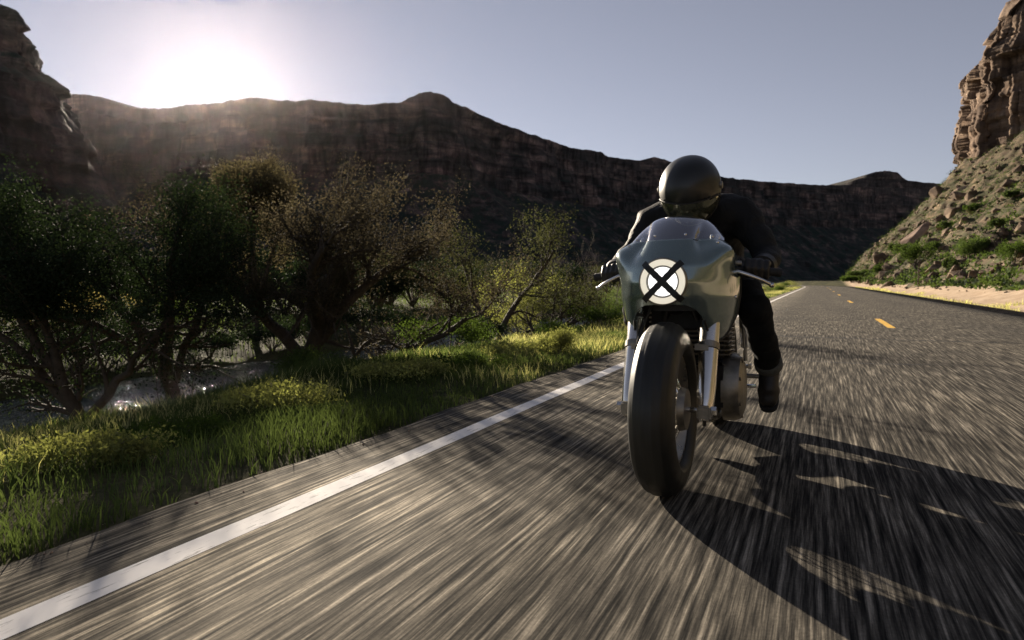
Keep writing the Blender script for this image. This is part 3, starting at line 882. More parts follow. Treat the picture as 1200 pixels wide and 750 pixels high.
m = MB(); m.box((0, 0.60, 0.555), (0.29, 0.17, 0.19)); m.box((0, 0.60, 0.70), (0.26, 0.16, 0.10)); m.tube([(-0.15, 0.56, 0.75), (0.15, 0.56, 0.75)], 0.035, 16); m.tube([(-0.15, 0.65, 0.75), (0.15, 0.65, 0.75)], 0.035, 16)
cyl = m.build('engine_cylinder', 'engine_black', bike, bevel=0.008)
for k in range(11):
    m = MB(); zf = 0.482 + k * 0.020
    m.box((0, 0.60, zf), (0.345, 0.235, 0.0065)); m.build('cooling_fin', 'fin_metal', cyl)
for s in (-1, 1):
    m = MB(); m.tube(spline([(s * 0.075, 0.51, 0.66), (s * 0.085, 0.43, 0.62), (s * 0.095, 0.39, 0.48), (s * 0.085, 0.42, 0.29), (-0.03 + s * 0.05, 0.54, 0.180), (-0.08 + s * 0.035, 0.85, 0.165), (-0.17, 1.02, 0.20)], 36), 0.0195, 14)
    ex = m.build('exhaust_pipe', 'black_metal', bike)
    if s < 0:
        m = MB(); m.tube([(-0.17, 1.00, 0.198), (-0.176, 1.07, 0.21), (-0.20, 1.52, 0.32), (-0.202, 1.55, 0.328)], [0.026, 0.046, 0.050, 0.036], 20); m.build('silencer', 'exhaust_steel', ex)
m = MB(); m.box((0, 0.345, 0.73), (0.25, 0.012, 0.26), Matrix.Rotation(R(-14), 3, 'X')); m.build('dark_gap_sheet', 'black_rubber', bike, bevel=0.004)  # added black sheet standing in for deep shade behind the fork
# tank, seat, tail
def loft(secs, n=24, p=2.4):
    m = MB(); vs_, fs = [], []
    for (y, zc, hw, hh) in secs:
        for k in range(n):
            a = 2 * math.pi * k / n; ca, sa = math.cos(a), math.sin(a)
            vs_.append((hw * math.copysign(abs(ca) ** (2 / p), ca), y, zc + hh * math.copysign(abs(sa) ** (2 / p), sa)))
    for i in range(len(secs) - 1):
        for k in range(n): fs.append((i * n + k, i * n + (k + 1) % n, (i + 1) * n + (k + 1) % n, (i + 1) * n + k))
    fs.append(tuple(range(n))[::-1]); fs.append(tuple((len(secs) - 1) * n + k for k in range(n)))
    return m.add(vs_, fs)
tank = loft([(0.37, 0.88, 0.05, 0.04), (0.40, 0.88, 0.10, 0.075), (0.50, 0.885, 0.135, 0.095), (0.65, 0.88, 0.135, 0.095), (0.78, 0.86, 0.11, 0.08), (0.87, 0.83, 0.085, 0.055), (0.89, 0.82, 0.06, 0.03)]).build('fuel_tank', 'dark_green_paint', bike)
m = MB(); m.lathe([(0, 0.034), (0.016, 0.034), (0.02, 0.028)], (0, 0.55, 0.972), 'z', 24); m.build('filler_cap', 'chrome', tank)
loft([(0.86, 0.785, 0.09, 0.025), (0.90, 0.79, 0.115, 0.032), (1.10, 0.79, 0.125, 0.034), (1.28, 0.80, 0.12, 0.035), (1.31, 0.81, 0.10, 0.03)]).build('seat', 'seat_leather', bike)
tail = loft([(1.28, 0.83, 0.11, 0.06), (1.34, 0.85, 0.125, 0.085), (1.48, 0.85, 0.11, 0.075), (1.60, 0.84, 0.07, 0.045), (1.64, 0.84, 0.03, 0.02)]).build('tail_hump', 'teal_fairing_paint', bike)
m = MB(); m.lathe([(0, 0.034), (0.02, 0.034), (0.028, 0.02), (0.03, 0)], (0, 1.62, 0.80), 'y', 20); m.build('tail_light', 'black_rubber', tail)
for s in (-1, 1):
    m = MB(); m.tube([(s * 0.12, 0.98, 0.33), (s * 0.345, 0.98, 0.325)], 0.011, 10); pg = m.build('foot_peg', 'cast_aluminium', bike)
    m = MB(); m.box((s * 0.155, 0.99, 0.37), (0.012, 0.09, 0.13)); m.build('peg_bracket', 'cast_aluminium', pg, bevel=0.004)
    m = MB(); m.tube([(s * 0.19, 0.98, 0.325), (s * 0.20, 0.84, 0.30), (s * 0.20, 0.82, 0.30)], 0.007, 8); m.tube([(s * 0.19, 0.83, 0.30), (s * 0.255, 0.83, 0.30)], 0.009, 8); m.build('foot_lever', 'chrome', pg)
m = MB(); m.box((0.10, 1.10, 0.325), (0.012, 0.64, 0.012)); m.box((0.10, 1.10, 0.245), (0.012, 0.60, 0.012), Matrix.Rotation(R(-2), 3, 'X')); m.build('drive_chain', 'black_metal', bike)

# ================================================================== RIDER
rider = empty('person', (BX, BY, 0), bike.rotation_euler.z)
rider.rotation_euler.y = R(-1.2)
tag(rider, 'rider in black jacket, jeans and dark helmet crouched over the motorcycle', 'person')
m = MB()
HIP, CH = (0, 1.06, 0.895), (0, 0.80, 1.09)
m.capsule((0.05, 1.08, 0.895), (-0.05, 1.08, 0.895), 0.130, 0.130)
m.capsule((0.06, 1.03, 0.94), (0.075, 0.90, 1.045), 0.125, 0.130); m.capsule((-0.06, 1.03, 0.94), (-0.075, 0.90, 1.045), 0.125, 0.130)
m.capsule((0.075, 0.90, 1.045), (0.10, 0.75, 1.09), 0.135, 0.120); m.capsule((-0.075, 0.90, 1.045), (-0.10, 0.75, 1.09), 0.135, 0.120)
m.capsule((0, 0.86, 1.10), (0, 0.70, 1.14), 0.11, 0.09)
m.capsule((0, 0.72, 1.13), (0, 0.60, 1.18), 0.075, 0.062)                     # neck
m.ball((0, 0.545, 1.215), (0.080, 0.100, 0.108), 16); m.ball((0, 0.475, 1.155), (0.055, 0.055, 0.055), 12)   # head and jaw
m.ball((0, 0.448, 1.20), (0.013, 0.022, 0.022), 10)
for s in (-1, 1):
    SH, EL, WR = (s * 0.205, 0.735, 1.085), (s * 0.318, 0.635, 0.900), (s * 0.310, 0.43, 0.853)
    m.capsule((s * 0.11, 0.76, 1.11), SH, 0.105, 0.088)
    m.capsule(SH, EL, 0.078, 0.060)
    m.capsule(EL, WR, 0.060, 0.042)
    KN, AN = (s * 0.262, 0.615, 0.685), (s * 0.300, 0.985, 0.385)
    m.capsule((s * 0.085, 1.06, 0.865), (s * 0.18, 0.83, 0.775), 0.105, 0.092)
    m.capsule((s * 0.18, 0.83, 0.775), KN, 0.092, 0.070)
    m.capsule(KN, (s * 0.285, 0.80, 0.535), 0.070, 0.068)
    m.capsule((s * 0.285, 0.80, 0.535), AN, 0.068, 0.056)
body = remeshed('body', m, 'jacket_cloth', rider, 0.016, 5)
body.data.materials.append(MATS['black_denim'])
co = np.zeros(len(body.data.polygons) * 3); body.data.polygons.foreach_get('center', co); co = co.reshape(-1, 3)
leg_mask = (co[:, 2] < 0.80 + 0.12 * sstep(0.9, 1.1, co[:, 1])) & ~((co[:, 1] < 0.66) & (np.abs(co[:, 0]) > 0.285) & (co[:, 2] > 0.77))
body.data.polygons.foreach_set('material_index', leg_mask.astype(np.int32))
# folds in the cloth
vc = np.zeros(len(body.data.vertices) * 3); body.data.vertices.foreach_get('co', vc); vc = vc.reshape(-1, 3)
nm = np.zeros_like(vc).ravel(); body.data.vertices.foreach_get('normal', nm); nm = nm.reshape(-1, 3)
fold = fbm(vc[:, 0] * 9, vc[:, 1] * 9, vc[:, 2] * 16, 3, 77) * 0.010
body.data.vertices.foreach_set('co', (vc + nm * fold[:, None]).ravel()); body.data.update()
m = MB(); m.tube(spline([(0.085, 0.70, 1.16), (0.06, 0.63, 1.10), (0, 0.60, 1.08), (-0.06, 0.63, 1.10), (-0.085, 0.70, 1.16), (-0.05, 0.77, 1.21), (0.05, 0.77, 1.21), (0.085, 0.70, 1.16)], 40), 0.02, 8)
m.build('collar', 'jacket_cloth', rider)
for s in (-1, 1):
    # glove wrapped round the grip
    g = MB()
    gd = Vector((s * 0.137, 0.040, -0.017)).normalized()
    def onbar(d): return Vector((s * GA[0], GA[1], GA[2])) + gd * d
    for i, ln in enumerate((0.95, 1.05, 1.0, 0.85)):
        c_ = onbar(0.030 + 0.0245 * i)
        k0 = c_ + Vector((0, 0.030, 0.034)); k1 = c_ + Vector((0, -0.012 * ln, 0.036)); k2 = c_ + Vector((0, -0.035 * ln, 0.008)); k3 = c_ + Vector((0, -0.022 * ln, -0.024)); 
        g.capsule(k0, k1, 0.0135, 0.0125, 10); g.capsule(k1, k2, 0.0125, 0.0115, 10); g.capsule(k2, k3, 0.0115, 0.0105, 10)
    pc = onbar(0.066)
    for i in range(4):
        c_ = onbar(0.032 + 0.024 * i)
        g.capsule(c_ + Vector((0, 0.030, 0.032)), pc + Vector((-s * 0.004 * (i - 1.5), 0.085, 0.020)), 0.015, 0.024, 10)
    th = onbar(0.005)
    g.capsule(pc + Vector((-s * 0.03, 0.06, 0.005)), th + Vector((0, 0.030, -0.012)), 0.018, 0.014, 10); g.capsule(th + Vector((0, 0.030, -0.012)), th + Vector((s * 0.006, -0.012, -0.026)), 0.014, 0.0115, 10)
    g.capsule(pc + Vector((0, 0.07, 0.02)), Vector((s * 0.312, 0.445, 0.856)), 0.034, 0.040, 14)
    gl_o = remeshed('glove', g, 'glove_leather', rider, 0.0042, 3)
    m = MB()
    m.tube([(s * 0.311, 0.425, 0.853), (s * 0.313, 0.45, 0.857), (s * 0.316, 0.47, 0.861)], [0.047, 0.050, 0.052], 18); m.build('glove_cuff', 'glove_leather', gl_o)
    # jeans cuff
    a, b = Vector((s * 0.2965, 0.950, 0.413)), Vector((s * 0.301, 0.992, 0.378))
    m = MB(); m.tube([a, a + (b - a) * 0.15, a + (b - a) * 0.85, b], [0.060, 0.066, 0.066, 0.060], 24); m.build('jeans_cuff', 'denim_cuff', rider)
    # boot
    g = MB()
    fx = s * 0.308
    g.capsule((s * 0.302, 0.985, 0.40), (fx, 1.005, 0.335), 0.055, 0.052)
    g.capsule((fx, 1.035, 0.315), (fx, 0.96, 0.305), 0.046, 0.050)
    g.capsule((fx, 0.985, 0.335), (fx, 0.90, 0.262), 0.052, 0.046)
    g.capsule((fx - 0.012, 0.905, 0.250), (fx - 0.008, 0.873, 0.215), 0.042, 0.036); g.capsule((fx + 0.012, 0.905, 0.250), (fx + 0.008, 0.873, 0.215), 0.042, 0.036)
    bt = remeshed('boot', g, 'boot_leather', rider, 0.008, 4)
    bt.rotation_euler.x = R(24); pv_ = Vector((0, 0.995, 0.39))
    bt.location = pv_ - Matrix.Rotation(R(24), 3, 'X') @ pv_ + Vector((-s * 0.008, 0.005, 0.035))
    m = MB()
    sole = [(1.078, 0.290, 0.010), (1.072, 0.284, 0.028), (1.05, 0.268, 0.037), (0.99, 0.244, 0.037), (0.93, 0.216, 0.046), (0.885, 0.192, 0.047), (0.862, 0.181, 0.042), (0.848, 0.175, 0.034), (0.838, 0.172, 0.022), (0.834, 0.171, 0.008)]
    vs_, fs = [], []
    for (y, z, hw) in sole:
        vs_ += [(fx - hw, y, z + 0.010), (fx + hw, y, z + 0.010), (fx + hw * 0.95, y + 0.006, z - 0.012), (fx - hw * 0.95, y + 0.006, z - 0.012)]
    for i in range(len(sole) - 1):
        for k in range(4): fs.append((i * 4 + k, i * 4 + (k + 1) % 4, (i + 1) * 4 + (k + 1) % 4, (i + 1) * 4 + k))
    fs += [(3, 2, 1, 0), tuple(len(sole) * 4 - 4 + k for k in range(4))]
    m.add(vs_, fs); m.build('boot_sole', 'black_rubber', bt, bevel=0.004)
    for k in range(4):
        q = k / 3
        m = MB(); m.tube([(fx - 0.026, 0.935 - 0.008 + 0.0 * q + (0.03 * q), 0.325 + 0.045 * q), (fx, 0.915 + 0.03 * q, 0.335 + 0.045 * q), (fx + 0.026, 0.927 + 0.03 * q, 0.325 + 0.045 * q)], 0.003, 6); m.build('boot_lace', 'black_rubber', bt)

# helmet: full-face shell, eye port with dark visor, tucked chin
HC = Vector((0, 0.555, 1.212)); HT = Matrix.Rotation(R(33), 3, 'X')     # nods down towards the road
def helm(lat, lon, grow=0.0):
    """lat -pi/2..pi/2, lon 0 = face (-y)"""
    cl, sl = math.cos(lat), math.sin(lat)
    fx, fy = math.sin(lon), -math.cos(lon)
    a, b = 0.134 + grow, 0.155 + grow
    h = (0.143 if sl > 0 else 0.150) + grow
    x = a * cl ** 0.9 * fx; y = b * cl ** 0.9 * fy; z = h * math.copysign(abs(sl) ** 0.95, sl)
    if sl < 0:
        chin = max(0, -fy) * (-sl); y -= 0.030 * chin * (1 + sl * 0.5)
        x *= 1 - 0.10 * (-sl); y *= 1 - 0.04 * (-sl)
    return HC + HT @ Vector((x, y, z))
def in_port(lat, lon):
    lon = (lon + math.pi) % (2 * math.pi) - math.pi
    e = (lat - R(-20)) / R(21); f = lon / R(82)
    return abs(e) ** 3.0 + abs(f) ** 3.0 < 1
NLA, NLO = 44, 80
shell_v, vis_v = [], []
lats = np.linspace(R(-62), R(89.5), NLA)
for la in lats:
    for k in range(NLO): shell_v.append(helm(la, 2 * math.pi * k / NLO))
sf, vf = [], []
for i in range(NLA - 1):
    for k in range(NLO):
        f = (i * NLO + k, i * NLO + (k + 1) % NLO, (i + 1) * NLO + (k + 1) % NLO, (i + 1) * NLO + k)
        (vf if in_port((lats[i] + lats[i + 1]) / 2, 2 * math.pi * (k + 0.5) / NLO) else sf).append(f)
sf.append(tuple((NLA - 1) * NLO + k for k in range(NLO)))
m = MB(); m.add(shell_v, sf); helmet = m.build('helmet', 'helmet_paint', rider, auto=70)
sm = helmet.modifiers.new('thickness', 'SOLIDIFY'); sm.thickness = 0.014; sm.offset = -1
m = MB(); m.add([helm(la, 2 * math.pi * k / NLO, 0.004) for la in lats for k in range(NLO)], vf)
visor = m.build('visor', 'dark_visor', helmet, auto=70)
m = MB(); m.tube([helm(R(-20) + R(21.5) * math.copysign(abs(math.sin(q)) ** 0.667, math.sin(q)), R(83) * math.copysign(abs(math.cos(q)) ** 0.667, math.cos(q)), 0.001) for q in np.linspace(0, 2 * math.pi, 72)], 0.0045, 6, cap=False); m.build('port_seal', 'black_rubber', helmet)
m = MB(); m.tube([helm(R(-61), 2 * math.pi * k / 40, -0.004) for k in range(41)], 0.009, 8, cap=False); m.build('neck_roll', 'olive_trim', helmet)
for s in (-1, 1):
    p = helm(R(4), s * R(88), 0.002)
    m = MB(); m.lathe([(p.x - 0.004 * s, 0.016), (p.x + 0.004 * s, 0.016), (p.x + 0.006 * s, 0.010), (p.x + 0.006 * s, 0)], (0, p.y, p.z), 'x', 20); m.build('visor_pivot', 'cast_aluminium', visor)

# ================================================================== PLANTS
RIGHT = np.array([math.cos(YAW), math.sin(YAW), 0.0])
UP = np.array([0, 0, 1.0])
def unit(v): return v / (np.linalg.norm(v) + 1e-9)
class Tree:
    def __init__(self, seed):
        self.r = np.random.default_rng(seed); self.mb = MB(); self.tips = []
    def path(self, p, d, L, n, wig, grav):
        pts = [p]
        for _ in range(n):
            d = unit(d + self.r.normal(0, wig, 3) + UP * grav)
            pts.append(pts[-1] + d * L / n)
        return pts
    def limb(self, pts, r0, r1, depth, kids, klen, wig=0.18, grav=0.03, spread=0.9, sides=7):
        n = len(pts)
        self.mb.tube(pts, list(np.linspace(r0, r1, n)), max(3, sides), cap=False)
        if depth == 0:
            self.tips.append(np.array(pts)); return
        for k in range(kids):
            f = 0.25 + 0.75 * (k + self.r.random()) / kids
            i = min(int(f * (n - 1)), n - 2)
            p = np.array(pts[i]) + (np.array(pts[i + 1]) - np.array(pts[i])) * (f * (n - 1) - i)
            d0 = unit(np.array(pts[i + 1]) - np.array(pts[i]))
            d = unit(d0 * (1 - 0.4 * spread) + self.r.normal(0, spread * 0.62, 3) + UP * grav * 4)
            L = klen * (0.6 + 0.7 * self.r.random())
            rr = max(0.0025, (r0 + (r1 - r0) * f) * 0.55)
            self.limb(self.path(p, d, L, 5, wig, grav), rr, max(rr * 0.35, 0.0018), depth - 1, kids if depth > 1 else kids, klen * 0.58, wig, grav, spread, max(3, sides - 2))
        self.tips.append(np.array(pts[-2:]))
    def leaves(self, n, size, jit, aspect=0.55):
        if not self.tips: return None
        segs = [(t_[i], t_[i + 1]) for t_ in self.tips for i in range(len(t_) - 1)]
        A = np.array([s_[0] for s_ in segs]); B = np.array([s_[1] for s_ in segs])
        idx = self.r.integers(0, len(A), n); f = self.r.random((n, 1))
        c = A[idx] * (1 - f) + B[idx] * f + self.r.normal(0, jit, (n, 3))
        return leaf_quads(c, size, aspect, self.r)
def leaf_quads(c, size, aspect, r, up_bias=0.3):
    n = len(c)
    a = r.normal(0, 1, (n, 3)); a[:, 2] += up_bias; a /= np.linalg.norm(a, axis=1, keepdims=True)
    b = r.normal(0, 1, (n, 3)); b -= a * (a * b).sum(1, keepdims=True); b /= np.linalg.norm(b, axis=1, keepdims=True)
    s_ = size * (0.6 + 0.8 * r.random((n, 1)))
    a = a * s_; b = b * s_ * aspect
    V = np.stack([c - a * 0.5, c + b * 0.5, c + a * 0.5, c - b * 0.5], 1).reshape(-1, 3)
    return V, np.arange(4 * n).reshape(-1, 4)
def gz(x, y): return float(ground_z(x, y))
def make_tree(name, pos, limbs, label, group=None, leafmat='olive_leaves', nleaf=8000, lsize=0.035, jit=0.07, depth=2, kids=6, klen=0.9, r0=0.09, bark='bark', seed=1, spread=0.9, grav=0.03, cat='tree', low=0.0):
    """limbs: list of polylines of (right, up, forward) offsets from the base, first one the trunk"""
    t_ = Tree(seed)
    fwd = np.array([-math.sin(YAW), math.cos(YAW), 0])
    for k, lb in enumerate(limbs):
        pts = [RIGHT * q[0] + UP * q[1] + fwd * (q[2] if len(q) > 2 else 0.0) for q in lb]
        pts = [np.array(p) for p in spline(pts, max(8, 3 * len(pts)))]
        wob = t_.r.normal(0, 0.015, (len(pts), 3)); wob[0] = 0
        pts = [p + w_ for p, w_ in zip(pts, wob)]
        rr = r0 if k == 0 else r0 * 0.62
        t_.limb(pts, rr, rr * 0.3, depth, kids, klen, spread=spread, grav=grav, sides=9)
    root = empty(name, (pos[0], pos[1], gz(*pos) - 0.06))
    tag(root, label, cat, group)
    t_.mb.build('trunk', bark, root, auto=180)
    if nleaf:
        V, Fc = t_.leaves(nleaf, lsize, jit)
        if low:                                    # few leaves on the shaded lower limbs
            V = V.reshape(-1, 4, 3); V = V[(V[:, 0, 2] > low) | (t_.r.random(len(V)) < 0.12)]
            Fc = np.arange(4 * len(V)).reshape(-1, 4); V = V.reshape(-1, 3)
        link('crown', fast_mesh('crown', V, Fc), leafmat, root)
    return root
def px_limb(zc, base, pts):
    k = zc / F_PX
    return [((u - base[0]) * k, (base[1] - v) * k) + ((d,) if d else (0.0,)) for (u, v, *dd) in pts for d in [dd[0] if dd else 0.0]]
def zc_of(p): return -p[0] * math.sin(YAW) * 1.0 + p[1] * math.cos(YAW)

# -- creek-side trees with low sweeping limbs
p = (-7.0, 7.7); zc = zc_of(p)
make_tree('creekside_tree', p, [
    px_limb(zc, (332, 400), [(332, 404), (338, 372), (352, 320), (368, 265), (386, 205, 0.3)]),
    px_limb(zc, (332, 400), [(336, 386), (380, 378), (425, 372), (470, 352), (525, 322, -0.2)]),
    px_limb(zc, (332, 400), [(337, 375), (300, 335), (255, 290), (200, 250, 0.3), (140, 205, 0.6)]),
    px_limb(zc, (332, 400), [(345, 345), (380, 300, 0.4), (430, 255, 0.7), (480, 235, 0.9)]),
    px_limb(zc, (332, 400), [(350, 330), (358, 295, -0.6), (370, 262, -1.1), (395, 240, -1.5)])],
    'brown leafed tree with a long low limb sweeping toward the motorcycle', None, 'brown_leaves', 56000, 0.034, 0.11, 2, 10, 0.85, 0.165, 'bark', 3, low=1.05)
p = (-8.0, 4.9); zc = zc_of(p)
make_tree('creekside_tree', p, [
    px_limb(zc, (150, 420), [(160, 430), (150, 380), (130, 320), (115, 250)]),
    px_limb(zc, (150, 420), [(155, 400), (200, 350), (240, 300), (262, 250, 0.5)]),
    px_limb(zc, (150, 420), [(150, 380), (100, 320), (40, 270), (-30, 230, 0.4)]),
    px_limb(zc, (150, 420), [(140, 350), (90, 270), (60, 210), (20, 160, 0.4)])],
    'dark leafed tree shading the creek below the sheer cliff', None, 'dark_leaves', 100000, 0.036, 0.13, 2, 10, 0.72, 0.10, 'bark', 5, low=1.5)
p = (-8.2, 6.3); zc = zc_of(p)
make_tree('creekside_tree', p, [
    px_limb(zc, (262, 405), [(265, 412), (264, 370), (240, 315), (200, 265), (150, 222), (85, 172)]),
    px_limb(zc, (262, 405), [(263, 372), (280, 310, 0.3), (292, 250, 0.5), (290, 190, 0.6)]),
    px_limb(zc, (262, 405), [(250, 335), (205, 300, -0.4), (160, 280, -0.8), (110, 265, -1.1)]),
    px_limb(zc, (262, 405), [(262, 350), (285, 290, -0.4), (305, 230, -0.8), (320, 195, -1.0)])],
    'dark tree with a long diagonal limb reaching up toward the sheer cliff', None, 'dark_leaves', 64000, 0.036, 0.13, 2, 9, 0.8, 0.11, 'bark', 15, low=1.6)
p = (-6.1, 12.2); zc = zc_of(p)
make_tree('creekside_tree', p, [
    px_limb(zc, (470, 392), [(466, 398), (492, 386), (526, 374), (560, 368), (592, 372)]),
    px_limb(zc, (470, 392), [(505, 382), (535, 372), (560, 362), (588, 350)]),
    px_limb(zc, (470, 392), [(475, 390), (490, 350), (520, 310, 0.4), (545, 275, 0.6)]),
    px_limb(zc, (470, 392), [(470, 392), (455, 350, 0.5), (440, 310, 0.8), (430, 280, 1.0)])],
    'olive tree with dark limbs lying almost flat above the verge', None, 'olive_leaves', 22000, 0.038, 0.14, 2, 8, 0.85, 0.12, 'bark', 8, low=0.8)
p = (-6.6, 14.8); zc = zc_of(p)
make_tree('yellow_shrub', p, [
    px_limb(zc, (568, 385), [(566, 388), (562, 355), (556, 315)]), px_limb(zc, (568, 385), [(568, 385), (580, 355), (594, 322)]),
    px_limb(zc, (568, 385), [(568, 385), (546, 360), (530, 335)]), px_limb(zc, (568, 385), [(568, 385), (575, 365, 0.5), (572, 330, 0.8)])],
    'sunlit yellow leafed shrub between the creekside trees', None, 'yellow_leaves', 9000, 0.038, 0.09, 2, 5, 0.5, 0.035, 'grey_bark', 9, cat='shrub')
p = (-13.8, 13.3)
make_tree('tall_tree', p, [[(0, -0.1), (0.05, 1.2), (-0.05, 2.8), (0.1, 4.0), (0.0, 4.7)], [(0.02, 1.0), (0.35, 2.2, 0.2), (0.65, 3.2, 0.3), (0.8, 3.9, 0.3)], [(0.0, 1.2), (-0.35, 2.4, -0.2), (-0.65, 3.4, -0.2), (-0.8, 4.0, 0)], [(0.0, 1.6), (0.1, 3.0, -0.4), (0.15, 4.2, -0.5)]],
    'tall dusky leafed tree on the far creek bank behind the brown leafed tree', None, 'dusky_leaves', 30000, 0.06, 0.14, 2, 8, 0.8, 0.10, 'bark', 17, low=1.2)
def bare(pos, h, w, seed, label, nleaf=1200, mat='brown_leaves', name='bare_shrub', stems=6, group=None, depth=2, kids=6):
    r = np.random.default_rng(seed)
    limbs = []
    for k in range(stems):
        a = 2 * math.pi * (k + r.random() * 0.6) / stems; q = (0.35 + 0.65 * r.random())
        limbs.append([(0.04 * math.cos(a), -0.04, 0.04 * math.sin(a)), (w * 0.25 * math.cos(a), h * 0.4 * q, w * 0.25 * math.sin(a)), (w * 0.5 * math.cos(a) * (0.6 + q * 0.4), h * (0.6 + 0.4 * q), w * 0.5 * math.sin(a))])
    return make_tree(name, pos, limbs, label, group, mat, nleaf, 0.03, 0.05, depth, kids, h * 0.34, 0.028, 'grey_bark', seed, 0.8, 0.06, 'shrub')
bare((-6.3, 17.2), 1.9, 2.0, 21, 'bare twiggy shrub standing behind the yellow green roadside plant', 1500)
bare((-6.0, 20.5), 2.1, 2.2, 22, 'tall leafless shrub beside the glove of the rider', 900)
bare((-5.6, 25.0), 2.0, 2.4, 23, 'leafless grey shrub partly hidden by the fairing', 900)
bare((-7.6, 17.0), 2.4, 2.2, 24, 'pinkish brown thicket shrub below the canyon wall', 3500)

def bush(pos, h, w, mat, n, seed, label, group=None, lsize=0.03, name='bush', z=None, lobes=7, cat='bush', stem='grey_bark'):
    r = np.random.default_rng(seed)
    root = empty(name, (pos[0], pos[1], (gz(pos[0], pos[1]) if z is None else z) - 0.03))
    tag(root, label, cat, group)
    m_ = MB(); cs = []
    for k in range(lobes):
        a = 2 * math.pi * r.random(); q = math.sqrt(r.random()) * 0.42
        c = np.array([w * q * math.cos(a), w * q * math.sin(a), h * (0.42 + 0.36 * r.random() * (1 - q))])
        rad = np.array([w * 0.24, w * 0.24, h * 0.30]) * (0.6 + 0.6 * r.random())
        m_.tube(spline([(0, 0, -0.05), c * np.array([0.4, 0.4, 0.6]), c + np.array([0, 0, rad[2] * 0.5])], 6), [0.03 * h + 0.004, 0.02 * h, 0.015 * h, 0.01 * h, 0.006 * h, 0.003], 5)
        d = r.normal(0, 1, (n // lobes, 3)); d /= np.linalg.norm(d, axis=1, keepdims=True)
        rr = r.random((n // lobes, 1)) ** 0.45
        pts = c + d * rr * rad * (1 + 0.35 * r.normal(0, 1, (n // lobes, 1)) * 0.5)
        cs.append(pts)
    c = np.concatenate(cs); c = c[c[:, 2] > 0.0]
    m_.build('stem', stem, root, auto=180)
    V, Fc = leaf_quads(c, lsize, 0.5, r, 0.8)
    link('foliage', fast_mesh('foliage', V, Fc), mat, root)
    return root
bush((-2.62, 6.95), 0.42, 0.50, 'yellow_leaves', 5000, 31, 'small yellow green plant at the edge of the asphalt', lsize=0.022, name='roadside_plant', cat='plant')
bush((-3.9, 9.6), 0.45, 0.9, 'green_leaves', 5000, 32, 'low green bush in the grass short of the yellow green plant', lsize=0.025)
bush((-3.6, 12.0), 0.5, 1.0, 'green_leaves', 5000, 33, 'bright green bush behind the fork of the motorcycle', lsize=0.028)
bush((-4.6, 14.5), 0.9, 1.6, 'sage_leaves', 6000, 34, 'rounded green bush under the bare shrubs', lsize=0.035)
bush((-4.6, 19.0), 0.8, 1.6, 'green_leaves', 5000, 35, 'green bush left of the front wheel under bare twigs', lsize=0.04)
bush((-5.0, 8.6), 0.7, 1.3, 'green_leaves', 6000, 36, 'leafy green bush below the long low limb', lsize=0.03)
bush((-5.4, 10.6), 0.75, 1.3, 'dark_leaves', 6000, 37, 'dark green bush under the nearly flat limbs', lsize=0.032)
bush((-5.9, 6.6), 0.50, 0.9, 'sage_leaves', 5000, 38, 'rounded sage bush at the foot of the brown leafed tree', lsize=0.026)
bush((-17.5, 11.2), 1.35, 2.9, 'tan_blossom', 12000, 39, 'wide tan flowering bush on the far creek bank', lsize=0.045)
bush((-16.2, 12.8), 1.2, 1.0, 'green_leaves', 5000, 40, 'upright green bush beside the tan flowering bush', lsize=0.045)
bush((-16.4, 7.4), 0.7, 1.6, 'tan_blossom', 6000, 41, 'small pale bush on the far bank below the dark tree', lsize=0.04)
# weedy clumps added at sunlit verge spots; yellow leaves stand in for sunlight
for j_, (u, vv_, hh, ww, mt, lb) in enumerate((
        (325, 488, 0.24, 0.75, 'yellow_leaves', 'weed clump coloured as if sunlit on the verge below the creek glints'),
        (110, 560, 0.20, 0.60, 'yellow_leaves', 'weed clump coloured as if sunlit beside the white line in front of the dark leafed tree'),
        (205, 520, 0.18, 0.55, 'green_leaves', 'low green weed clump between two sunlight coloured clumps'),
        (470, 452, 0.26, 0.90, 'yellow_leaves', 'broad weed clump coloured as if sunlit in the grass below the nearly flat limbs'),
        (545, 438, 0.24, 0.80, 'green_leaves', 'green weed clump by the asphalt below the yellow leafed shrub'),
        (610, 420, 0.26, 0.90, 'yellow_leaves', 'weed clump coloured as if sunlit just short of the yellow green roadside plant'))):
    p = on_z(u, vv_, -0.12)
    bush((p[0], p[1]), hh, ww, mt, 5200, 600 + j_, lb, None, lsize=0.016 + 0.0015 * p[1], name='lit_spot_clump', cat='weeds', lobes=12)
k = 0
for (yy, hh, ww) in ((34, 0.8, 1.8), (44, 0.9, 2.2), (56, 0.8, 2.0), (66, 0.7, 2.0), (78, 1.0, 2.6), (92, 1.1, 3.0), (108, 1.2, 3.4)):
    bush((-3.9 - 0.3 * (k % 3), yy), hh, ww, 'green_leaves' if k % 2 else 'yellow_leaves', 3500, 50 + k, 'sunlit green bush lining the far verge beyond the motorcycle' if k % 2 else 'sunlit yellowish bush lining the far verge beyond the motorcycle',
         'bushes lining the far verge', lsize=0.06); k += 1
for j_, y in enumerate((4.4, 6.0, 7.7, 9.2, 10.9, 12.6, 14.5, 16.6, 19.0)):
    bush((-13.0 + 0.25 * (j_ % 3), y), 0.75 + 0.12 * (j_ % 4), 1.9, 'dark_leaves', 5000, 170 + j_, 'low dark bush overhanging the far edge of the creek', 'low bushes at the far water edge', lsize=0.055, lobes=9)
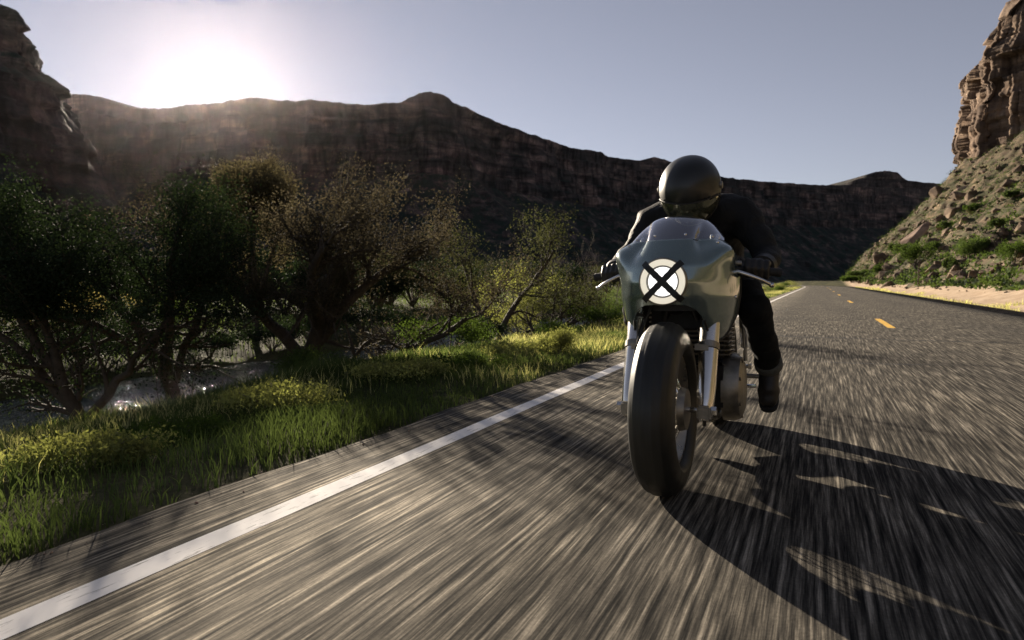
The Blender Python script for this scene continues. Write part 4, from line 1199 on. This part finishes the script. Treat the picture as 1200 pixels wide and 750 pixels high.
# -- dark scrub and trees on the far bank
k = 0
for (x, y, h, w, mt) in ((-17, 20, 2.6, 3.0, 'dark_leaves'), (-19, 26, 3.0, 3.6, 'olive_leaves'), (-16.5, 30, 2.4, 3.2, 'dark_leaves'), (-22, 16, 2.4, 3.4, 'dark_leaves'), (-26, 12, 2.8, 3.8, 'dark_leaves'),
                         (-24, 24, 3.4, 4.0, 'dark_leaves'), (-28, 34, 3.6, 4.6, 'dark_leaves'), (-20, 40, 3.2, 4.4, 'olive_leaves'), (-17, 48, 2.8, 4.0, 'dark_leaves'), (-34, 20, 3.2, 4.6, 'dark_leaves'),
                         (-36, 46, 4.0, 5.6, 'dark_leaves'), (-26, 58, 3.6, 5.2, 'dark_leaves'), (-30, 9, 2.6, 4.0, 'dark_leaves'), (-19, 64, 3.2, 5.0, 'olive_leaves'), (-14.6, 76, 3.0, 4.6, 'dark_leaves'),
                         (-22, 84, 3.4, 5.4, 'dark_leaves'), (-15, 98, 3.4, 5.4, 'dark_leaves'), (-44, 30, 3.6, 5.4, 'dark_leaves'), (-40, 64, 4.2, 6.0, 'dark_leaves'), (-21.5, 8.4, 1.7, 3.0, 'dark_leaves')):
    if mt == 'dark_leaves': lb = 'dark green thicket bush across the creek'
    else: lb = 'dull olive thicket bush across the creek'
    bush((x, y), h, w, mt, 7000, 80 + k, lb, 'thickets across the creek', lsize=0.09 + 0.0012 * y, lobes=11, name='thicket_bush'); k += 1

r_ = np.random.default_rng(77)
for q in np.linspace(0, 1, 19):
    x = -23.5 + 7.0 * q + r_.normal(0, 0.5); y = 3.0 + 36 * q + r_.normal(0, 0.4)
    hh = 1.9 + 1.0 * r_.random()
    bush((x, y), hh, hh * 1.35, 'dark_leaves', 7000, 140 + k, 'leafy dark green bush in the hedge line across the creek', 'hedge line across the creek', lsize=0.085, lobes=11, name='thicket_bush'); k += 1

# -- grass
def blades(n, xr, yr, hmin, hmax, width, seed, zfun, keep=None, near=1.6):
    r = np.random.default_rng(seed)
    u = r.random(n); y = yr[0] + (np.exp(u * np.log((yr[1] - yr[0]) / near + 1)) - 1) * near
    x = xr[0] + (xr[1] - xr[0]) * r.random(n)
    if keep is not None:
        kk = keep(x, y, r); x, y = x[kk], y[kk]
    n = len(x)
    x = x + road_dx(y)
    z = zfun(x, y)
    dist = np.hypot(x, y)
    patch = 0.45 + 0.85 * np.clip(0.5 + 0.9 * fbm(x * 0.8, y * 0.8, 0, 3, seed), 0, 1)
    h = (hmin + (hmax - hmin) * r.random(n) ** 1.6) * patch
    a = r.random(n) * 2 * np.pi
    w = width * (0.6 + 0.8 * r.random(n)) * (1 + dist / 14)
    dx, dy = np.cos(a) * w, np.sin(a) * w
    la = r.random(n) * 2 * np.pi; lean = h * (0.15 + 0.6 * r.random(n))
    b0 = np.stack([x - dx, y - dy, z - 0.02], 1); b1 = np.stack([x + dx, y + dy, z - 0.02], 1)
    mx, my = x + np.cos(la) * lean * 0.35, y + np.sin(la) * lean * 0.35
    m0 = np.stack([mx - dx * 0.7, my - dy * 0.7, z + h * 0.6], 1); m1 = np.stack([mx + dx * 0.7, my + dy * 0.7, z + h * 0.6], 1)
    tp = np.stack([x + np.cos(la) * lean, y + np.sin(la) * lean, z + h], 1)
    V = np.stack([b0, b1, m1, m0, tp], 1).reshape(-1, 3)
    o = np.arange(n)[:, None] * 5
    F = np.concatenate([o + np.array([[0, 1, 2]]), o + np.array([[0, 2, 3]]), o + np.array([[3, 2, 4]])])
    return V, F
def verge_keep(x, y, r):
    e = ROAD_L - 0.02 - 0.10 * np.abs(fbm(y * 1.3, 2.0, 0, 3, 14))
    return (x < e) & (fbm(x * 0.5, y * 0.5, 0, 3, 15) + 0.9 * r.random(len(x)) > -0.35)
V, Fc = blades(260000, (-7.0, -2.06), (-0.6, 110), 0.035, 0.13, 0.0024, 61, ground_z, verge_keep)
tag(link('grass', fast_mesh('grass', V, Fc), 'grass_blades'), 'green grass growing along the verge above the creek', 'grass', None, 'stuff')
V, Fc = blades(270000, (-7.0, -2.06), (-0.6, 110), 0.05, 0.17, 0.0021, 62, ground_z, lambda x, y, r: verge_keep(x, y, r) & (fbm(x * 0.45, y * 0.30, 0, 3, 19) + 0.22 * r.normal(0, 1, len(x)) > -0.12))
tag(link('dry_sunlit_grass', fast_mesh('dry_sunlit_grass', V, Fc), 'dry_sunlit_blades'), 'dry straw grass in pale patches coloured as sunlight on the verge', 'grass', None, 'stuff')  # pale patches stand in for sunlight falling on the grass
V, Fc = blades(80000, (-46, -12.2), (-4, 110), 0.10, 0.45, 0.004, 63, ground_z, None, 6.0)
tag(link('bank_grass', fast_mesh('bank_grass', V, Fc), 'grass_blades'), 'rough grass on the far bank of the creek', 'grass', None, 'stuff')
V, Fc = blades(14000, (5.0, 6.4), (2, 110), 0.04, 0.16, 0.003, 64, ground_z, lambda x, y, r: fbm(x * 0.7, y * 0.3, 0, 3, 23) + (5.5 - x) > 0.1, 8.0)
tag(link('shoulder_grass', fast_mesh('shoulder_grass', V, Fc), 'dry_sunlit_blades'), 'thin pale grass along the sandy right shoulder', 'grass', None, 'stuff')

# ================================================================== ROCKS AND SCRUB ON THE HILLSIDE
def surf(x, y): return np.maximum(ground_z(x, y), np.where(np.asarray(x) > 6.3, hill_h(x, y), -9))
def hit(u, v):
    d = ray(u, v); d = d / np.linalg.norm(d)
    ts = np.concatenate([np.linspace(4, 330, 3000)])
    p = CAMPOS + ts[:, None] * d
    below = p[:, 2] < surf(p[:, 0], p[:, 1])
    i = int(np.argmax(below)) if below.any() else len(ts) - 1
    return p[i]
def rock_mesh(name, seed, n=16, flat=1.0):
    r = np.random.default_rng(seed)
    pts = r.normal(0, 1, (n, 3)); pts /= np.linalg.norm(pts, axis=1, keepdims=True)
    pts *= (0.75 + 0.4 * r.random((n, 1))); pts *= np.array([0.6, 0.5 + 0.15 * r.random(), 0.42 * flat])
    bm = bmesh.new()
    for q in pts: bm.verts.new(q)
    res = bmesh.ops.convex_hull(bm, input=bm.verts)
    junk = [g for g in res['geom_interior'] if isinstance(g, bmesh.types.BMVert)]
    if junk: bmesh.ops.delete(bm, geom=junk, context='VERTS')
    bmesh.ops.bevel(bm, geom=bm.edges[:], offset=0.03, segments=1, affect='EDGES')
    me = bpy.data.meshes.new(name); bm.to_mesh(me); bm.free()
    return me
ROCKS = [rock_mesh('boulder', 300 + k, 12 + k) for k in range(8)]
for me in ROCKS: me.materials.append(MATS['boulder_rock'])
slabs = [rock_mesh('slab', 330 + k, 14, 0.6) for k in range(2)]
for me in slabs: me.materials.append(MATS['pale_slab_rock'])
def rock(me, pos, size, rot, label, group=None):
    o = bpy.data.objects.new('boulder', me); C.objects.link(o)
    o.location = pos; o.scale = size if hasattr(size, '__len__') else (size,) * 3; o.rotation_euler = rot
    return tag(o, label, 'boulder', group)
# the large pale slab leaning on the scree, with two neighbours
p = hit(1073, 282); k = zc_of((p[0], p[1])) / F_PX
rock(slabs[0], p + np.array([0, 0, 12 * k * 0.3]), (42 * k, 16 * k, 34 * k), (R(10), R(-42), R(10)), 'large pale tilted rock slab above the green bush on the scree')
p = hit(1127, 222); k = zc_of((p[0], p[1])) / F_PX
rock(slabs[1], p, (24 * k, 18 * k, 16 * k), (0.1, -0.5, 0.4), 'pale flat rock below the foot of the butte')
p = hit(1192, 288); k = zc_of((p[0], p[1])) / F_PX
rock(slabs[1], p, (26 * k, 20 * k, 22 * k), (0.2, -0.6, 1.4), 'pale blocky rock low on the slope near the sandy shoulder')
r = np.random.default_rng(400); n_ = 0
while n_ < 210:
    u = 1000 + 215 * r.random(); lim = 333 - (u - 985) * 0.95
    v = lim + (336 - lim) * r.random() ** 0.8
    p = hit(u, max(v, 100))
    if p[1] > 300 or p[0] < 6.4 or p[1] < 18: continue
    k = zc_of((p[0], p[1])) / F_PX
    px = 4 + 16 * r.random() ** 2.6
    sz = min(max(px * k, 0.25), 6.0)
    low = p[2] < 1.6
    rock(ROCKS[r.integers(0, 8)], (p[0], p[1], float(surf(p[0], p[1])) + 0.08 * sz), (sz * (0.8 + 0.5 * r.random()), sz * (0.8 + 0.4 * r.random()), sz * (0.7 + 0.5 * r.random())),
         (r.normal(0, 0.3), r.normal(-0.3, 0.3), r.random() * 6.28), 'angular brown boulder scattered on the rocky hillside', 'boulders on the hillside')
    n_ += 1
# small rubble, one mass
vv, ff, off = [], [], 0
base_rocks = []
for me in [rock_mesh('tmp', 360 + k, 9) for k in range(5)]:
    bm = bmesh.new(); bm.from_mesh(me); bmesh.ops.triangulate(bm, faces=bm.faces)
    bmesh.ops.dissolve_limit(bm, angle_limit=R(12), verts=bm.verts, edges=bm.edges); bmesh.ops.triangulate(bm, faces=bm.faces)
    base_rocks.append((np.array([q.co[:] for q in bm.verts]), np.array([[w.index for w in f.verts] for f in bm.faces]))); bm.free(); bpy.data.meshes.remove(me)
r = np.random.default_rng(410)
N = 5500
xs = 6.8 + 60 * r.random(N) ** 1.7; ys = 18 + 262 * r.random(N) ** 0.9
zs = surf(xs, ys)
for i in range(N):
    bv, bf = base_rocks[i % 5]
    sz = (0.10 + 0.75 * r.random() ** 3) * (0.5 + ys[i] / 140) * (1 if xs[i] > 8.5 else 0.5)
    a = r.random() * 6.28; c_, s_ = math.cos(a), math.sin(a)
    q = bv * sz * (0.7 + 0.6 * r.random(3)); q = np.stack([q[:, 0] * c_ - q[:, 1] * s_, q[:, 0] * s_ + q[:, 1] * c_, q[:, 2]], 1)
    vv.append(q + np.array([xs[i], ys[i], zs[i] + 0.05 * sz])); ff.append(bf + off); off += len(bv)
tag(link('rubble', fast_mesh('rubble', np.concatenate(vv), np.concatenate(ff)), 'boulder_rock'), 'loose stones and rubble strewn over the hillside', 'rubble', None, 'stuff')
# scrub tufts, one mass; dark colour stands in for shadows on the slope
N = 2600
xs = 7.6 + 62 * r.random(N) ** 1.5; ys = 20 + 255 * r.random(N)
zs = surf(xs, ys); cs = []
for i in range(N):
    w = (0.35 + 0.7 * r.random()) * (0.6 + ys[i] / 150)
    q = r.normal(0, 1, (22, 3)) * np.array([0.35, 0.35, 0.22]) * w; q[:, 2] = np.abs(q[:, 2]) + 0.03
    cs.append(q + np.array([xs[i], ys[i], zs[i]]))
V, Fc = leaf_quads(np.concatenate(cs), 0.24, 0.55, r, 0.5)
tag(link('scrub', fast_mesh('scrub', V, Fc), 'dark_leaves'), 'low scrub tufts coloured dark as shadow on the hillside', 'scrub', None, 'stuff')
N = 5600
xs = 7.4 + 62 * r.random(N) ** 1.5; ys = 20 + 255 * r.random(N); zs = surf(xs, ys); cs = []
for i in range(N):
    w = (0.3 + 0.8 * r.random()) * (0.6 + ys[i] / 150)
    q = r.normal(0, 1, (20, 3)) * np.array([0.35, 0.35, 0.20]) * w; q[:, 2] = np.abs(q[:, 2]) + 0.03
    cs.append(q + np.array([xs[i], ys[i], zs[i]]))
V, Fc = leaf_quads(np.concatenate(cs), 0.22, 0.55, r, 0.5)
tag(link('dry_scrub', fast_mesh('dry_scrub', V, Fc), 'sage_leaves'), 'yellowish dry scrub tufts dotted over the hillside', 'scrub', None, 'stuff')
# gravel spilled along the crumbling road edge
N = 2600
ys = -1 + 60 * r.random(N) ** 1.9; xs = ROAD_L - 0.16 + 0.24 * np.abs(r.normal(0, 1, N)) * (0.6 + 0.4 * r.random(N)) ; vv, ff, off = [], [], 0
xs[::7] = ROAD_R - 0.35 + 0.5 * r.random(len(xs[::7]))
for i in range(N):
    bv, bf = base_rocks[i % 5]
    if ROAD_L + 0.14 < xs[i] < ROAD_R - 0.4: continue
    sz = 0.004 + 0.012 * r.random() ** 3
    a = r.random() * 6.28; c_, s_ = math.cos(a), math.sin(a)
    q = bv * sz; q = np.stack([q[:, 0] * c_ - q[:, 1] * s_, q[:, 0] * s_ + q[:, 1] * c_, q[:, 2]], 1)
    zz_ = 0.0 if ROAD_L + 0.03 < xs[i] < ROAD_R - 0.03 else float(ground_z(xs[i], ys[i]))
    vv.append(q + np.array([xs[i], ys[i], zz_ + 0.15 * sz])); ff.append(bf + off); off += len(bv)
tag(link('gravel', fast_mesh('gravel', np.concatenate(vv), np.concatenate(ff)), 'pale_slab_rock'), 'loose gravel along the crumbling edges of the road', 'gravel', None, 'stuff')
# green bushes at the foot of the slope
kk = 0
for (u, v, wp, hp, lb) in ((1074, 318, 40, 38, 'tall bright green bush beside the marker post'), (1052, 300, 22, 18, None), (1014, 328, 34, 14, None), (1034, 322, 22, 14, None), (1128, 306, 38, 30, 'broad green bush between pale rocks at the slope foot'),
                           (1112, 318, 20, 18, None), (1188, 312, 34, 36, 'dark green bush above the sandy shoulder'), (1096, 296, 26, 16, None), (1150, 296, 26, 18, None), (998, 331, 20, 9, None), (1168, 268, 22, 14, None), (1110, 270, 20, 12, None), (1140, 250, 18, 11, None), (1185, 235, 20, 12, None)):
    p = hit(u, v); k = zc_of((p[0], p[1])) / F_PX
    bush((p[0], p[1]), hp * k, wp * k, 'sage_leaves' if kk % 3 else 'green_leaves', 4500, 500 + kk, lb or 'rounded green bush growing on the rocky hillside', None if lb else 'green bushes on the hillside', lsize=max(0.06, 1.6 * k), z=float(surf(p[0], p[1]))); kk += 1

# marker post on the sandy shoulder
p = hit(1076, 335); k = zc_of((p[0], p[1])) / F_PX
root = empty('marker_post', (p[0], p[1], float(surf(p[0], p[1]))))
tag(root, 'thin dark marker post standing on the sandy right shoulder', 'post')
hgt = 27 * k
m = MB(); m.box((0, 0, hgt / 2 - 0.15), (0.09, 0.06, hgt + 0.3)); m.build('post', 'weathered_wood', root, bevel=0.008)
m = MB(); m.box((0.02, -0.04, hgt - 0.16), (0.20, 0.012, 0.28)); m.build('marker_plate', 'weathered_wood', root, bevel=0.006)
m = MB(); m.tube([(0.0, -0.046, hgt - 0.10), (0.0, -0.054, hgt - 0.10)], 0.012, 8); m.build('bolt', 'grey_sheet_metal', root)

# ================================================================== HAZE
hz = MB(); hz.box((0, 500, 447), (10200, 11200, 900))
t = NT('canyon_haze')
t.n.remove(t.b)
pv = t.n.new('ShaderNodeVolumePrincipled')
pv.inputs['Color'].default_value = (0.97, 0.86, 0.92, 1)
pv.inputs['Density'].default_value = 0.0000018
pv.inputs['Anisotropy'].default_value = 0.88
t.l.new(pv.outputs[0], t.out.inputs['Volume'])
tag(hz.build('haze', 'canyon_haze', None, smooth=False), 'thin sunlit haze filling the canyon', 'haze', None, 'stuff')
